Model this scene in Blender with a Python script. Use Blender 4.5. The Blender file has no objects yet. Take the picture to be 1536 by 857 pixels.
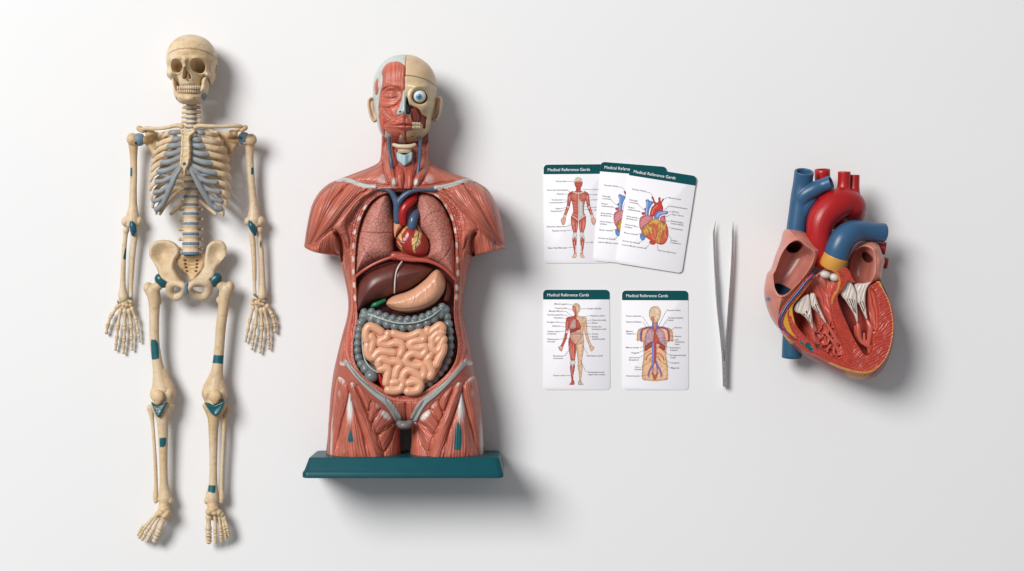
# Anatomical models laid out on a white studio board, seen from straight above.
# Working units are photograph pixels (x right, y down, z up towards the camera); 1 px = 1 mm.
import bpy, math, random
import numpy as np
from mathutils import Vector

S = 0.001
H = 2800.0
CX, CY = 768.0, 428.5
rng = np.random.default_rng(7)
random.seed(7)
scene = bpy.context.scene
COL = bpy.data.collections.new('anatomy_display')
scene.collection.children.link(COL)

def U(x, y, z):
    k = (H - z) / H
    return np.stack([(np.asarray(x, float) - CX) * k * S, (CY - np.asarray(y, float)) * k * S,
                     np.asarray(z, float) * S + 0 * np.asarray(x, float)], -1)

def ss(a, b, x):
    t = np.clip((x - a) / (b - a), 0, 1)
    return t * t * (3 - 2 * t)

def hsh(i, j, seed):
    v = np.sin(i * 127.1 + j * 311.7 + seed * 74.7) * 43758.5453
    return v - np.floor(v)

def vn(x, y, seed=0):
    x = np.asarray(x, float); y = np.asarray(y, float)
    i = np.floor(x); j = np.floor(y); u = x - i; v = y - j
    u = u * u * (3 - 2 * u); v = v * v * (3 - 2 * v)
    a = hsh(i, j, seed); b = hsh(i + 1, j, seed); c = hsh(i, j + 1, seed); d = hsh(i + 1, j + 1, seed)
    return (a * (1 - u) + b * u) * (1 - v) + (c * (1 - u) + d * u) * v

def cells(x, y, seed=0):
    """distance to the nearest cell border of a jittered lattice"""
    i = np.floor(x); j = np.floor(y)
    d1 = np.full(x.shape, 9.); d2 = np.full(x.shape, 9.)
    for a in (-1, 0, 1):
        for b in (-1, 0, 1):
            px = i + a + hsh(i + a, j + b, seed); py = j + b + hsh(i + a, j + b, seed + 5)
            d = np.hypot(x - px, y - py)
            n1 = np.minimum(d1, d); d2 = np.minimum(np.maximum(d1, d), d2); d1 = n1
    return d2 - d1

def spl(pts, closed=True, n=6):
    P = np.array(pts, float); m = len(P); out = []
    rngk = m if closed else m - 1
    for i in range(rngk):
        if closed:
            p0, p1, p2, p3 = P[(i - 1) % m], P[i], P[(i + 1) % m], P[(i + 2) % m]
        else:
            p0, p1, p2, p3 = P[max(i - 1, 0)], P[i], P[i + 1], P[min(i + 2, m - 1)]
        for t in np.arange(n) / n:
            out.append(0.5 * (2 * p1 + (p2 - p0) * t + (2 * p0 - 5 * p1 + 4 * p2 - p3) * t * t
                              + (3 * p1 - p0 - 3 * p2 + p3) * t ** 3))
    if not closed:
        out.append(P[-1])
    return np.array(out)

def segdist(X, Y, pts, closed):
    P = np.asarray(pts, float); m = len(P)
    d = np.full(X.shape, 1e9); nx = np.zeros(X.shape); ny = np.zeros(X.shape); ins = np.zeros(X.shape, bool)
    for i in range(m if closed else m - 1):
        ax, ay = P[i]; bx, by = P[(i + 1) % m]
        ex, ey = bx - ax, by - ay; L = ex * ex + ey * ey + 1e-12
        t = np.clip(((X - ax) * ex + (Y - ay) * ey) / L, 0, 1)
        qx = ax + t * ex; qy = ay + t * ey
        dd = (X - qx) ** 2 + (Y - qy) ** 2
        c = dd < d
        d = np.where(c, dd, d); nx = np.where(c, qx, nx); ny = np.where(c, qy, ny)
        if closed and ay != by:
            cr = ((ay > Y) != (by > Y)) & (X < ex * (Y - ay) / (by - ay) + ax)
            ins ^= cr
    return np.sqrt(d), nx, ny, ins

def sdf(X, Y, poly, pad=3.0):
    """signed distance (inside positive); far outside the box it is just -99"""
    P = np.asarray(poly, float); out = np.full(X.shape, -99.0)
    m = (X > P[:, 0].min() - pad) & (X < P[:, 0].max() + pad) & (Y > P[:, 1].min() - pad) & (Y < P[:, 1].max() + pad)
    if m.any():
        d, _, _, ins = segdist(X[m], Y[m], P, True)
        out[m] = np.where(ins, d, -d)
    return out

def pld(X, Y, pts, pad=12.0):
    P = np.asarray(pts, float); out = np.full(X.shape, 99.0)
    m = (X > P[:, 0].min() - pad) & (X < P[:, 0].max() + pad) & (Y > P[:, 1].min() - pad) & (Y < P[:, 1].max() + pad)
    if m.any():
        out[m] = segdist(X[m], Y[m], P, False)[0]
    return out

def ell(X, Y, cx, cy, rx, ry, rot=0):
    c, s = math.cos(math.radians(rot)), math.sin(math.radians(rot))
    u = (X - cx) * c + (Y - cy) * s; v = -(X - cx) * s + (Y - cy) * c
    return np.sqrt((u / rx) ** 2 + (v / ry) ** 2)

def gau(X, Y, cx, cy, rx, ry, rot=0):
    return np.exp(-ell(X, Y, cx, cy, rx, ry, rot) ** 2)

def prof(sd, R):
    return np.sqrt(np.clip(1 - (1 - np.clip(sd / R, 0, 1)) ** 2, 0, 1))

def mixc(c, col, m):
    return c * (1 - m[:, None]) + np.asarray(col, float)[None, :] * m[:, None]

# ---------------------------------------------------------------- mesh pieces: (verts, faces, colours)
def tube(pts, n=12, sub=4, ref=None, ratio=1.0, cap='round', col=(1, 1, 1), closed=False):
    P = np.array(pts, float)
    if sub > 1 and len(P) > 2:
        P = spl(P, closed, sub)
    elif len(P) == 2 and sub > 1:
        P = np.array([P[0] + (P[1] - P[0]) * t for t in np.linspace(0, 1, sub + 1)])
    C = U(P[:, 0], P[:, 1], P[:, 2]); R = P[:, 3] * (H - P[:, 2]) / H * S
    if closed:
        T = np.roll(C, -1, 0) - np.roll(C, 1, 0)
    else:
        T = np.gradient(C, axis=0)
    T /= np.linalg.norm(T, axis=1)[:, None] + 1e-12
    if not closed and cap == 'round':
        an = np.radians([90, 60, 30]); 
        a0 = [(C[0] - T[0] * R[0] * math.sin(a), R[0] * math.cos(a), T[0]) for a in an]
        a1 = [(C[-1] + T[-1] * R[-1] * math.sin(a), R[-1] * math.cos(a), T[-1]) for a in an[::-1]]
        C = np.vstack([[q[0] for q in a0], C, [q[0] for q in a1]])
        R = np.concatenate([[q[1] for q in a0], R, [q[1] for q in a1]])
        T = np.vstack([[q[2] for q in a0], T, [q[2] for q in a1]])
    elif not closed and cap == 'flat':
        C = np.vstack([C[:1], C, C[-1:]]); T = np.vstack([T[:1], T, T[-1:]])
        R = np.concatenate([[1e-7], R, [1e-7]])
    elif not closed and cap == 'bore':            # hollow cut end at the last point
        r = R[-1]
        C = np.vstack([C[:1], C, C[-1:] + T[-1] * r * .04, C[-1:], C[-1:] - T[-1] * r * .9, C[-1:] - T[-1] * r * .9])
        T = np.vstack([T[:1], T] + [T[-1:]] * 4)
        R = np.concatenate([[1e-7], R, [r * .9, r * .74, r * .66, 1e-7]])
    m = len(C); A = np.zeros((m, 3)); B = np.zeros((m, 3))
    a = np.array(ref if ref is not None else (0.0, 0.0, 1.0), float)
    if ref is None and abs(T[0] @ a) > .9:
        a = np.array((1.0, 0.0, 0.0))
    for i in range(m):
        src = np.array(ref, float) if ref is not None else a
        v = src - (src @ T[i]) * T[i]
        if np.linalg.norm(v) < 1e-4:
            v = A[i - 1] - (A[i - 1] @ T[i]) * T[i]
        v /= np.linalg.norm(v) + 1e-12
        A[i] = v; B[i] = np.cross(T[i], v); a = v
    th = np.arange(n) * 2 * math.pi / n
    V = (C[:, None, :] + R[:, None, None] * (np.cos(th)[None, :, None] * A[:, None, :]
         + ratio * np.sin(th)[None, :, None] * B[:, None, :])).reshape(-1, 3)
    F = []
    for i in range(m if closed else m - 1):
        i2 = (i + 1) % m
        for j in range(n):
            j2 = (j + 1) % n
            F.append((i * n + j, i * n + j2, i2 * n + j2, i2 * n + j))
    Cc = np.tile(np.asarray(col, float), (len(V), 1))
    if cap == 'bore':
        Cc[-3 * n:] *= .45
    return V, F, Cc

def ball(x, y, z, rx, ry, rz, rot=0, n=14, col=(1, 1, 1)):
    m = max(6, n // 2)
    th = np.linspace(0, math.pi, m + 1); ph = np.arange(n) * 2 * math.pi / n
    c, s = math.cos(math.radians(rot)), math.sin(math.radians(rot))
    c0 = U(x, y, z); V = []
    for t in th:
        for p in ph:
            a, b, d = rx * math.sin(t) * math.cos(p), ry * math.sin(t) * math.sin(p), rz * math.cos(t)
            V.append(c0 + np.array((a * c - b * s, -(a * s + b * c), d)) * S)
    F = [(i * n + j, (i + 1) * n + j, (i + 1) * n + (j + 1) % n, i * n + (j + 1) % n) for i in range(m) for j in range(n)]
    return np.array(V), F, np.tile(np.asarray(col, float), (len(V), 1))

def slab(poly, z0, z1, bev=0, col=(1, 1, 1), ztop=None):
    """extruded outline (photo px seen at height z1)"""
    P = np.asarray(poly, float); n = len(P)
    c = P.mean(0)
    rings = [(P, z0)]
    if bev:
        d = c - P; d /= np.linalg.norm(d, axis=1)[:, None]
        rings += [(P, z1 - bev), (P + d * bev * .3, z1 - bev * .3), (P + d * bev, z1)]
    else:
        rings += [(P, z1)]
    k = (H - z1) / H
    V = np.vstack([np.column_stack([(q[:, 0] - CX) * k * S, (CY - q[:, 1]) * k * S, np.full(n, z * S)]) for q, z in rings])
    F = []
    for r in range(len(rings) - 1):
        for i in range(n):
            F.append((r * n + i, (r + 1) * n + i, (r + 1) * n + (i + 1) % n, r * n + (i + 1) % n))
    F.append(tuple(range(n))); F.append(tuple((len(rings) - 1) * n + i for i in range(n))[::-1])
    return V, F, np.tile(np.asarray(col, float), (len(V), 1))

class Rel:
    """A sculpted relief: outline traced at mid height z0, front features traced at height zf."""
    def __init__(s, outline, z0, zf=None, res=0.8, smooth=6):
        s.z0 = z0; s.zf = z0 if zf is None else zf
        s.poly = spl(outline, True, smooth) if smooth else np.array(outline, float)
        P = s.poly
        gx = np.arange(P[:, 0].min() - res, P[:, 0].max() + 2 * res, res)
        gy = np.arange(P[:, 1].min() - res, P[:, 1].max() + 2 * res, res)
        X, Y = np.meshgrid(gx, gy); sh = X.shape
        X = X.ravel().copy(); Y = Y.ravel().copy()
        sd = sdf(X, Y, P, 3 * res)
        ok = (sd > -0.35 * res).reshape(sh)
        cell = ok[:-1, :-1] & ok[1:, :-1] & ok[:-1, 1:] & ok[1:, 1:]
        idx = np.arange(X.size).reshape(sh)
        a, b, c, d = idx[:-1, :-1][cell], idx[:-1, 1:][cell], idx[1:, 1:][cell], idx[1:, :-1][cell]
        Q = np.stack([a, d, c, b], 1)                       # faces up (y is down in px)
        used = np.unique(Q); mp = np.full(X.size, -1); mp[used] = np.arange(len(used))
        s.Q = mp[Q]; s.X = X[used]; s.Y = Y[used]; sd = sd[used]
        cnt = np.zeros(len(used), int)
        np.add.at(cnt, s.Q.ravel(), 1)
        s.b = cnt < 4
        _, nx, ny, _ = segdist(s.X[s.b], s.Y[s.b], P, True)
        s.X[s.b] = nx; s.Y[s.b] = ny
        sd[s.b] = 0; s.sd = np.maximum(sd, 0)
        s.sc = (H - s.zf) / (H - s.z0)
    def f(s, pts):
        P = np.asarray(pts, float)
        return np.column_stack([CX + (P[:, 0] - CX) * s.sc, CY + (P[:, 1] - CY) * s.sc])
    def p(s, x, y):
        return CX + (x - CX) * s.sc, CY + (y - CY) * s.sc
    def mesh(s, zfr, zbk, col, colb=None):
        k = (H - s.z0) / H; n = len(s.X)
        zf_ = np.where(s.b, s.z0, zfr); zb_ = np.where(s.b, s.z0, zbk)
        w = lambda z: np.column_stack([(s.X - CX) * k * S, (CY - s.Y) * k * S, z * S])
        inner = np.where(~s.b)[0]
        mp = np.arange(n); mp[inner] = n + np.arange(len(inner))
        V = np.vstack([w(zf_), w(zb_)[inner]])
        F = np.vstack([s.Q, mp[s.Q][:, ::-1]])
        col = np.broadcast_to(np.asarray(col, float), (n, 3))
        cb = col[inner] if colb is None else np.tile(np.asarray(colb, float), (len(inner), 1))
        return V, F, np.vstack([col, cb])

# ---------------------------------------------------------------- objects
WL = {}
def build_mesh(name, pieces):
    Vs, Cs, Fs, off = [], [], [], 0
    for V, F, C in pieces:
        Vs.append(V); Cs.append(C)
        if isinstance(F, np.ndarray):
            Fs.append(('q', F + off))
        else:
            Fs.append(('l', [tuple(i + off for i in f) for f in F]))
        off += len(V)
    V = np.vstack(Vs); C = np.vstack(Cs)
    tot, loops = [], []
    for k, f in Fs:
        if k == 'q':
            tot.append(np.full(len(f), f.shape[1])); loops.append(f.ravel())
        else:
            tot.append(np.array([len(q) for q in f])); loops.append(np.array([i for q in f for i in q]))
    tot = np.concatenate(tot); loops = np.concatenate(loops)
    me = bpy.data.meshes.new(name)
    me.vertices.add(len(V)); me.loops.add(len(loops)); me.polygons.add(len(tot))
    me.vertices.foreach_set('co', V.astype(np.float32).ravel())
    me.loops.foreach_set('vertex_index', loops.astype(np.int32))
    st = np.concatenate([[0], np.cumsum(tot)[:-1]])
    me.polygons.foreach_set('loop_start', st.astype(np.int32))
    me.polygons.foreach_set('use_smooth', np.ones(len(tot), bool))
    me.update(calc_edges=True); me.validate()
    setcol(me, C)
    return me

def setcol(me, C):
    at = me.attributes.get('Col') or me.attributes.new('Col', 'FLOAT_COLOR', 'POINT')
    at.data.foreach_set('color', np.column_stack([C, np.ones(len(C))]).astype(np.float32).ravel())

def getco(me):
    a = np.empty(len(me.vertices) * 3, np.float32); me.vertices.foreach_get('co', a)
    return a.reshape(-1, 3).astype(float)

def place(o, me, parent):
    V = getco(me); c = (V.min(0) + V.max(0)) / 2
    me.vertices.foreach_set('co', (V - c).astype(np.float32).ravel()); me.update()
    COL.objects.link(o)
    WL[o.name] = c
    if parent is not None:
        o.parent = parent; o.location = c - WL[parent.name]
    else:
        o.location = c
    return o

def flat_shade(me, ang=35):
    me.set_sharp_from_angle(angle=math.radians(ang))

def part(name, pieces, mat, parent=None, sharp=None, label=None):
    me = build_mesh(name, pieces if isinstance(pieces, list) else [pieces])
    me.materials.append(mat)
    if sharp: flat_shade(me, sharp)
    o = bpy.data.objects.new(name, me)
    if label: o['label'] = label
    return place(o, me, parent)

def union(name, pieces, mat, parent, voxel=0.9, smooth=3, col=(1, 1, 1), paint=None):
    """weld overlapping pieces into one continuous surface"""
    me = build_mesh(name + '_raw', pieces)
    o = bpy.data.objects.new(name + '_raw', me); scene.collection.objects.link(o)
    m = o.modifiers.new('r', 'REMESH'); m.mode = 'VOXEL'; m.voxel_size = voxel * S
    if smooth:
        m = o.modifiers.new('s', 'SMOOTH'); m.factor = .5; m.iterations = smooth
    dg = bpy.context.evaluated_depsgraph_get(); dg.update()
    me2 = bpy.data.meshes.new_from_object(o.evaluated_get(dg))
    bpy.data.objects.remove(o); bpy.data.meshes.remove(me)
    me2.name = name
    me2.polygons.foreach_set('use_smooth', np.ones(len(me2.polygons), bool))
    V = getco(me2)
    C = np.tile(np.asarray(col, float), (len(V), 1))
    if paint:
        k = H / (H - V[:, 2] / S)
        X = CX + V[:, 0] / S * k; Y = CY - V[:, 1] / S * k
        C = paint(X, Y, V[:, 2] / S, C)
    setcol(me2, C)
    me2.materials.clear(); me2.materials.append(mat)
    o = bpy.data.objects.new(name, me2)
    return place(o, me2, parent)

def thing(name, label, cat, loc, group=None):
    o = bpy.data.objects.new(name, None); COL.objects.link(o)
    o.empty_display_size = .02; o.location = loc
    o['label'] = label; o['category'] = cat
    if group: o['group'] = group
    WL[o.name] = np.array(loc, float)
    return o

# ---------------------------------------------------------------- materials
def material(name, rough=.45, spec=.5, noise=None, bump=None, metal=0, coat=0, sss=0, base=None, bscale=1.0):
    m = bpy.data.materials.new(name); m.use_nodes = True
    nt = m.node_tree; N = nt.nodes; L = nt.links
    b = N['Principled BSDF']
    b.inputs['Roughness'].default_value = rough; b.inputs['Metallic'].default_value = metal
    b.inputs['Specular IOR Level'].default_value = spec; b.inputs['Coat Weight'].default_value = coat
    b.inputs['Coat Roughness'].default_value = .12
    if sss:
        b.inputs['Subsurface Weight'].default_value = sss
        b.inputs['Subsurface Radius'].default_value = (.006, .003, .002)
        b.inputs['Subsurface Scale'].default_value = 1.0
    if base is None:
        a = N.new('ShaderNodeAttribute'); a.attribute_name = 'Col'; src = a.outputs['Color']
    else:
        r = N.new('ShaderNodeRGB'); r.outputs[0].default_value = (*base, 1); src = r.outputs[0]
    g = N.new('ShaderNodeNewGeometry')
    for (sc, lo, hi, c) in (noise or []):
        t = N.new('ShaderNodeTexNoise'); t.inputs['Scale'].default_value = sc; t.inputs['Detail'].default_value = 5
        L.new(g.outputs['Position'], t.inputs['Vector'])
        mr = N.new('ShaderNodeMapRange'); mr.inputs[1].default_value = lo; mr.inputs[2].default_value = hi
        L.new(t.outputs['Fac'], mr.inputs[0])
        mx = N.new('ShaderNodeMix'); mx.data_type = 'RGBA'; mx.blend_type = 'MULTIPLY'
        L.new(mr.outputs[0], mx.inputs['Factor']); L.new(src, mx.inputs[6]); mx.inputs[7].default_value = (*c, 1)
        src = mx.outputs[2]
    L.new(src, b.inputs['Base Color'])
    if bump:
        t = N.new('ShaderNodeTexNoise'); t.inputs['Scale'].default_value = bump[0]; t.inputs['Detail'].default_value = 4
        L.new(g.outputs['Position'], t.inputs['Vector'])
        bp = N.new('ShaderNodeBump'); bp.inputs['Strength'].default_value = bump[1]; bp.inputs['Distance'].default_value = bump[2]
        L.new(t.outputs['Fac'], bp.inputs['Height']); L.new(bp.outputs[0], b.inputs['Normal'])
    return m

M_BONE = material('cast_bone_plastic', .5, .4, [(14, .40, .75, (.84, .73, .56)), (190, .50, .76, (.84, .73, .57))], (320, .35, .0012))
M_CART = material('cartilage_plastic', .5, .4, [(120, .45, .75, (.85, .85, .85))], (400, .2, .0006))
M_VINYL = material('painted_vinyl', .36, .5, [(60, .45, .75, (.86, .80, .78))], (350, .18, .0008))
M_GLOSS = material('glossy_vinyl', .3, .55, [(50, .45, .75, (.88, .84, .82))], (220, .06, .0008))
M_ORGAN = material('smooth_organ_vinyl', .36, .5, [(40, .45, .75, (.90, .86, .84))], (200, .08, .001))
M_STEEL = material('brushed_steel', .27, .5, [(300, .4, .7, (.85, .85, .86))], (700, .05, .0003), metal=1, base=(.74, .74, .75))
M_CARD = material('coated_card', .42, .4, None, None)
M_PRINT = material('printed_ink', .5, .3, None, None)
# ================================================================ SKELETON
BONE = (.645, .515, .355); SKULLC = (.70, .575, .405); GREY = (.25, .268, .28); BLUE = (.12, .205, .29); TEAL = (.006, .105, .135)
SK = thing('skeleton_model', 'cast bone coloured skeleton model with teal markings lying at far left', 'skeleton', U(285, 440, 0))

def patch_paint(polys):
    def fn(X, Y, Z, C):
        for p, c in polys:
            d = sdf(X, Y, p)
            C = mixc(C, c, ss(-.5, .3, d))
        return C
    return fn

# --- skull
def make_skull():
    out = [(287, 52.5), (305, 56.5), (317, 66), (324, 80), (325.5, 96), (323.5, 112), (320, 123), (316, 127.5), (312, 121),
           (307, 117), (304, 122), (301, 133), (292, 136), (283, 136.5), (274, 136), (267, 133), (263, 124), (256, 120), (250, 113), (251, 103),
           (250, 88), (255, 70), (268, 57)]
    r = Rel(out, 42, 80, .7)
    X, Y, sd = r.X, r.Y, r.sd
    z = 42 + 43 * prof(sd, 34)
    c = np.tile(SKULLC, (len(X), 1))
    def E(x, y): return r.p(x, y)
    def dome(x, y, rx, ry, h, rot=0):
        a, b = E(x, y); return h * gau(X, Y, a, b, rx, ry, rot)
    z += dome(280, 78, 22, 14, 3)
    z -= dome(280, 112, 34, 26, 9)                       # face plane set back from forehead
    z += dome(264, 88, 9, 3.2, 4.5) + dome(296, 87.5, 10, 3.2, 4.5) + dome(279, 91, 5, 4, 4)
    z += dome(278, 98, 3, 8, 6)
    z += dome(255, 111, 7, 5, 7) + dome(304, 111, 8, 5, 8) + dome(313, 112, 8, 3, 6)
    z += dome(283, 127, 16, 10, 11)
    z -= dome(319, 100, 6, 12, 9) + dome(252, 99, 3, 9, 4)
    z -= dome(262, 125, 3.5, 7, 14) + dome(306, 124, 4, 7, 9)
    z += dome(318, 123, 4, 6, 6)
    for (x, y, rx, ry, rot) in ((263.8, 98.8, 9.4, 9.7, -6), (296, 98.6, 10.9, 9.8, 8)):
        a, b = E(x, y); e = ell(X, Y, a, b, rx, ry, rot)
        z += 1.8 * np.exp(-((e - 1.12) / .16) ** 2)
        z -= 28 * ss(1.06, .5, e)
    nz = r.f(spl([(277.8, 100.5), (281, 106), (285.3, 115), (283, 118.5), (279.5, 117.3), (276, 118.5), (272.6, 115.5), (275, 106)]))
    d = sdf(X, Y, nz); z -= 15 * ss(-.6, 2.2, d); z += 1.4 * np.exp(-((d + 1.2) / 1.2) ** 2)
    d = pld(X, Y, r.f([(278.8, 104), (279.2, 119)])); z += 7 * ss(1.3, .4, d)
    # skull cap saw cut and sutures
    cut = r.f(spl([(251, 79.5), (262, 75.5), (279, 73.4), (297, 74.5), (312, 79.5), (325.5, 88)], False))
    d = pld(X, Y, cut); g = ss(.95, .35, d); z -= 1.3 * g; c = mixc(c, (.30, .20, .11), g * .8)
    sut = r.f(spl([(317, 60), (319, 70), (319.5, 82), (313, 92), (311, 102), (315, 110)], False))
    d = pld(X, Y, sut); g = ss(.9, .3, d); z -= .5 * g; c = mixc(c, (.34, .24, .14), g * .5)
    for p, col in ((spl([(302, 109.5), (306, 112), (310, 118.5), (306, 119), (302, 113)]), BLUE),):
        c = mixc(c, col, ss(-.4, .4, sdf(X, Y, r.f(p))))
    for (x, y) in ((262, 111.5), (296, 113)):
        a, b = E(x, y); e = ell(X, Y, a, b, 1.1, 1.1); z -= 2 * ss(1.2, .5, e)
    n = vn(X / 9, Y / 9, 3) * .6 + vn(X / 3.3, Y / 3.3, 4) * .4
    z += (n - .5) * .9
    c = mixc(c, (.50, .34, .19), ss(.45, .85, n) * .45)
    zb = 42 - 40 * prof(sd, 34)
    sk = part('skull', r.mesh(z, zb, c), M_BONE, SK)
    # upper teeth
    T = []
    for i in range(11):
        t = (i - 5) / 5.0
        x = 283.3 + 16.4 * t; zz = 86 - 12 * t * t
        w = 1.85 if abs(t) > .25 else 2.1
        T.append(ball(x, 131.2 + .8 * t * t, zz, w, 3.3, 2.2, 0, 10, (.68, .54, .36)))
    part('upper_teeth', T, M_GLOSS, sk)
    # lower jaw
    out = [(258, 118), (264, 120), (266, 131), (270, 137), (283, 139), (297, 138), (301.5, 132), (303, 121), (307, 116), (313, 117), (313, 130), (310.5, 143), (306, 150),
           (299, 155.5), (286, 157.2), (272, 155.5), (265, 150), (261.8, 143), (260, 132)]
    r = Rel(out, 50, 78, .7); X, Y, sd = r.X, r.Y, r.sd
    z = 50 + 14 * prof(sd, 7)
    a, b = r.p(284, 147); z += 20 * gau(X, Y, a, b, 18, 13)
    a, b = r.p(285, 152.5); z += 3 * gau(X, Y, a, b, 8, 3.5)
    c = np.tile(SKULLC, (len(X), 1))
    c = mixc(c, BLUE, ss(1.15, .9, ell(X, Y, *r.p(303.2, 144.2), 3.0, 6.3, 8)))
    c = mixc(c, BLUE, ss(1.15, .9, ell(X, Y, *r.p(262.5, 147), 1.6, 2.6, 0)))
    for (x, y) in ((269.5, 147.4), (292.3, 147.2)):
        e = ell(X, Y, *r.p(x, y), 1.2, 1.0); z -= 2.5 * ss(1.3, .5, e); c = mixc(c, (.25, .16, .09), ss(1.2, .6, e))
    n = vn(X / 7, Y / 7, 8); z += (n - .5) * .8; c = mixc(c, (.50, .34, .19), ss(.45, .85, n) * .4)
    jaw = part('mandible', r.mesh(z, 50 - 16 * prof(sd, 7), c), M_BONE, SK)
    T = []
    for i in range(11):
        t = (i - 5) / 5.0
        x = 283.3 + 15.6 * t; zz = 83.5 - 11 * t * t
        T.append(ball(x, 136.8 + .3 * t * t, zz, 1.7, 2.8, 2.0, 0, 10, (.63, .49, .32)))
    part('lower_teeth', T, M_GLOSS, jaw)
make_skull()

# --- spine
def vertebra(x, y, z, w, h, tp, depth, seed):
    """body, two transverse processes, rear arch"""
    P = [tube([(x, y - h * .5, z, w * .52), (x, y - h * .32, z, w * .47), (x, y, z, w * .42), (x, y + h * .32, z, w * .47), (x, y + h * .5, z, w * .52)],
              16, 3, (1, 0, 0), depth, 'flat')]
    cerv = w < 16
    if cerv:
        for s in (-1, 1):
            P.append(tube([(x + s * w * .3, y + .2, z - 2, 2.6), (x + s * (tp - 2.4), y + .6, z - 3, 2.7), (x + s * (tp - 1), y + 1.2, z - 4, 2.5)], 8, 3))
            P.append(ball(x + s * 6.5, y + 1, z - 7, 4, 3.6, 4))
    for s in (() if cerv else (-1, 1)):
        P.append(tube([(x + s * w * .3, y + .3, z - w * .25, h * .26), (x + s * tp * .8, y + .6, z - w * .35, h * .2), (x + s * tp, y + .3, z - w * .32, h * .26)], 8, 3))
        P.append(tube([(x + s * w * .25, y, z - w * .3, h * .26), (x + s * w * .2, y + h * .5, z - w * .5, h * .24)], 8, 2))
    P.append(tube([(x, y, z - w * .55, h * .3), (x, y + h * .4, z - w * .8, h * .2)], 8, 2))
    return union('vertebra', P, M_BONE, SK, .8, 2, BONE)
def disc(x, y, z, w, h, depth, col):
    part('disc', tube([(x, y - h * .5, z, w * .47), (x, y - h * .3, z, w * .51), (x, y + h * .3, z, w * .51), (x, y + h * .5, z, w * .47)], 20, 2, (1, 0, 0), depth, 'flat', col), M_CART, SK)

cy = [143, 150, 157, 164.2, 171.2, 178.2, 185.2, 192]
for i in range(7):
    y0, y1 = cy[i] + 1, cy[i + 1] - 1
    vertebra(287.2, (y0 + y1) / 2, 40 - i, 15.5, (y1 - y0), 12.5 + i * .4, .75, i)
    disc(287.2, cy[i + 1], 40.5 - i, 13.8, 2.6, .75, (.17, .20, .22))
ty = [196, 205.5, 215, 224.5, 234, 243.5, 253.5, 263, 273, 284, 295.5, 307.6, 321, 336, 351.5, 366, 380.5]
for i in range(len(ty) - 1):
    h = ty[i + 1] - ty[i]; w = 18 + 8 * i / 15
    z = 30 + (0 if i < 6 else (i - 6) * .8)
    lum = i > 10
    vertebra(287 - .05 * i, (ty[i] + ty[i + 1]) / 2, z, w, h - 3.4, (16.5 if lum else 14.5), .8, i)
    disc(287 - .05 * i, ty[i + 1], z + .5, w * 1.0, 4.6 if lum else 3.4, .8, BLUE if i > 8 else GREY)

# --- rib cage
L_ext = [(243, 203.5), (236, 216), (231.6, 228), (228.6, 241), (226.5, 254), (225, 268.5), (224.6, 282), (226, 296), (228.5, 308), (234, 317.5)]
R_ext = [(326, 201.5), (333.5, 214), (339, 226), (342.4, 239), (344.2, 252), (345, 266), (345, 280), (344, 294), (342, 307), (335.5, 320)]
L_end = [(255, 198.8), (259.8, 208.8), (252.6, 219), (248.5, 230.8), (242.5, 244), (237.5, 257.4), (235, 273), (232.3, 289), (230.6, 301.5), (234, 314)]
R_end = [(306, 199.5), (301.8, 210), (306.7, 219.6), (312, 231), (317, 244.5), (323, 259), (324, 273.5), (328.4, 287.6), (331.5, 301.5), (331, 313.5)]
L_st = [(272, 197.5), (272.8, 208.3), (273.5, 217), (273.5, 226), (271.8, 236), (271.3, 247), (272, 251), None, None, None]
R_st = [(293, 197.5), (285.5, 208.3), (285.8, 217.5), (286, 227), (285.5, 236.5), (284, 246.5), (284.3, 251), None, None, None]
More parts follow.
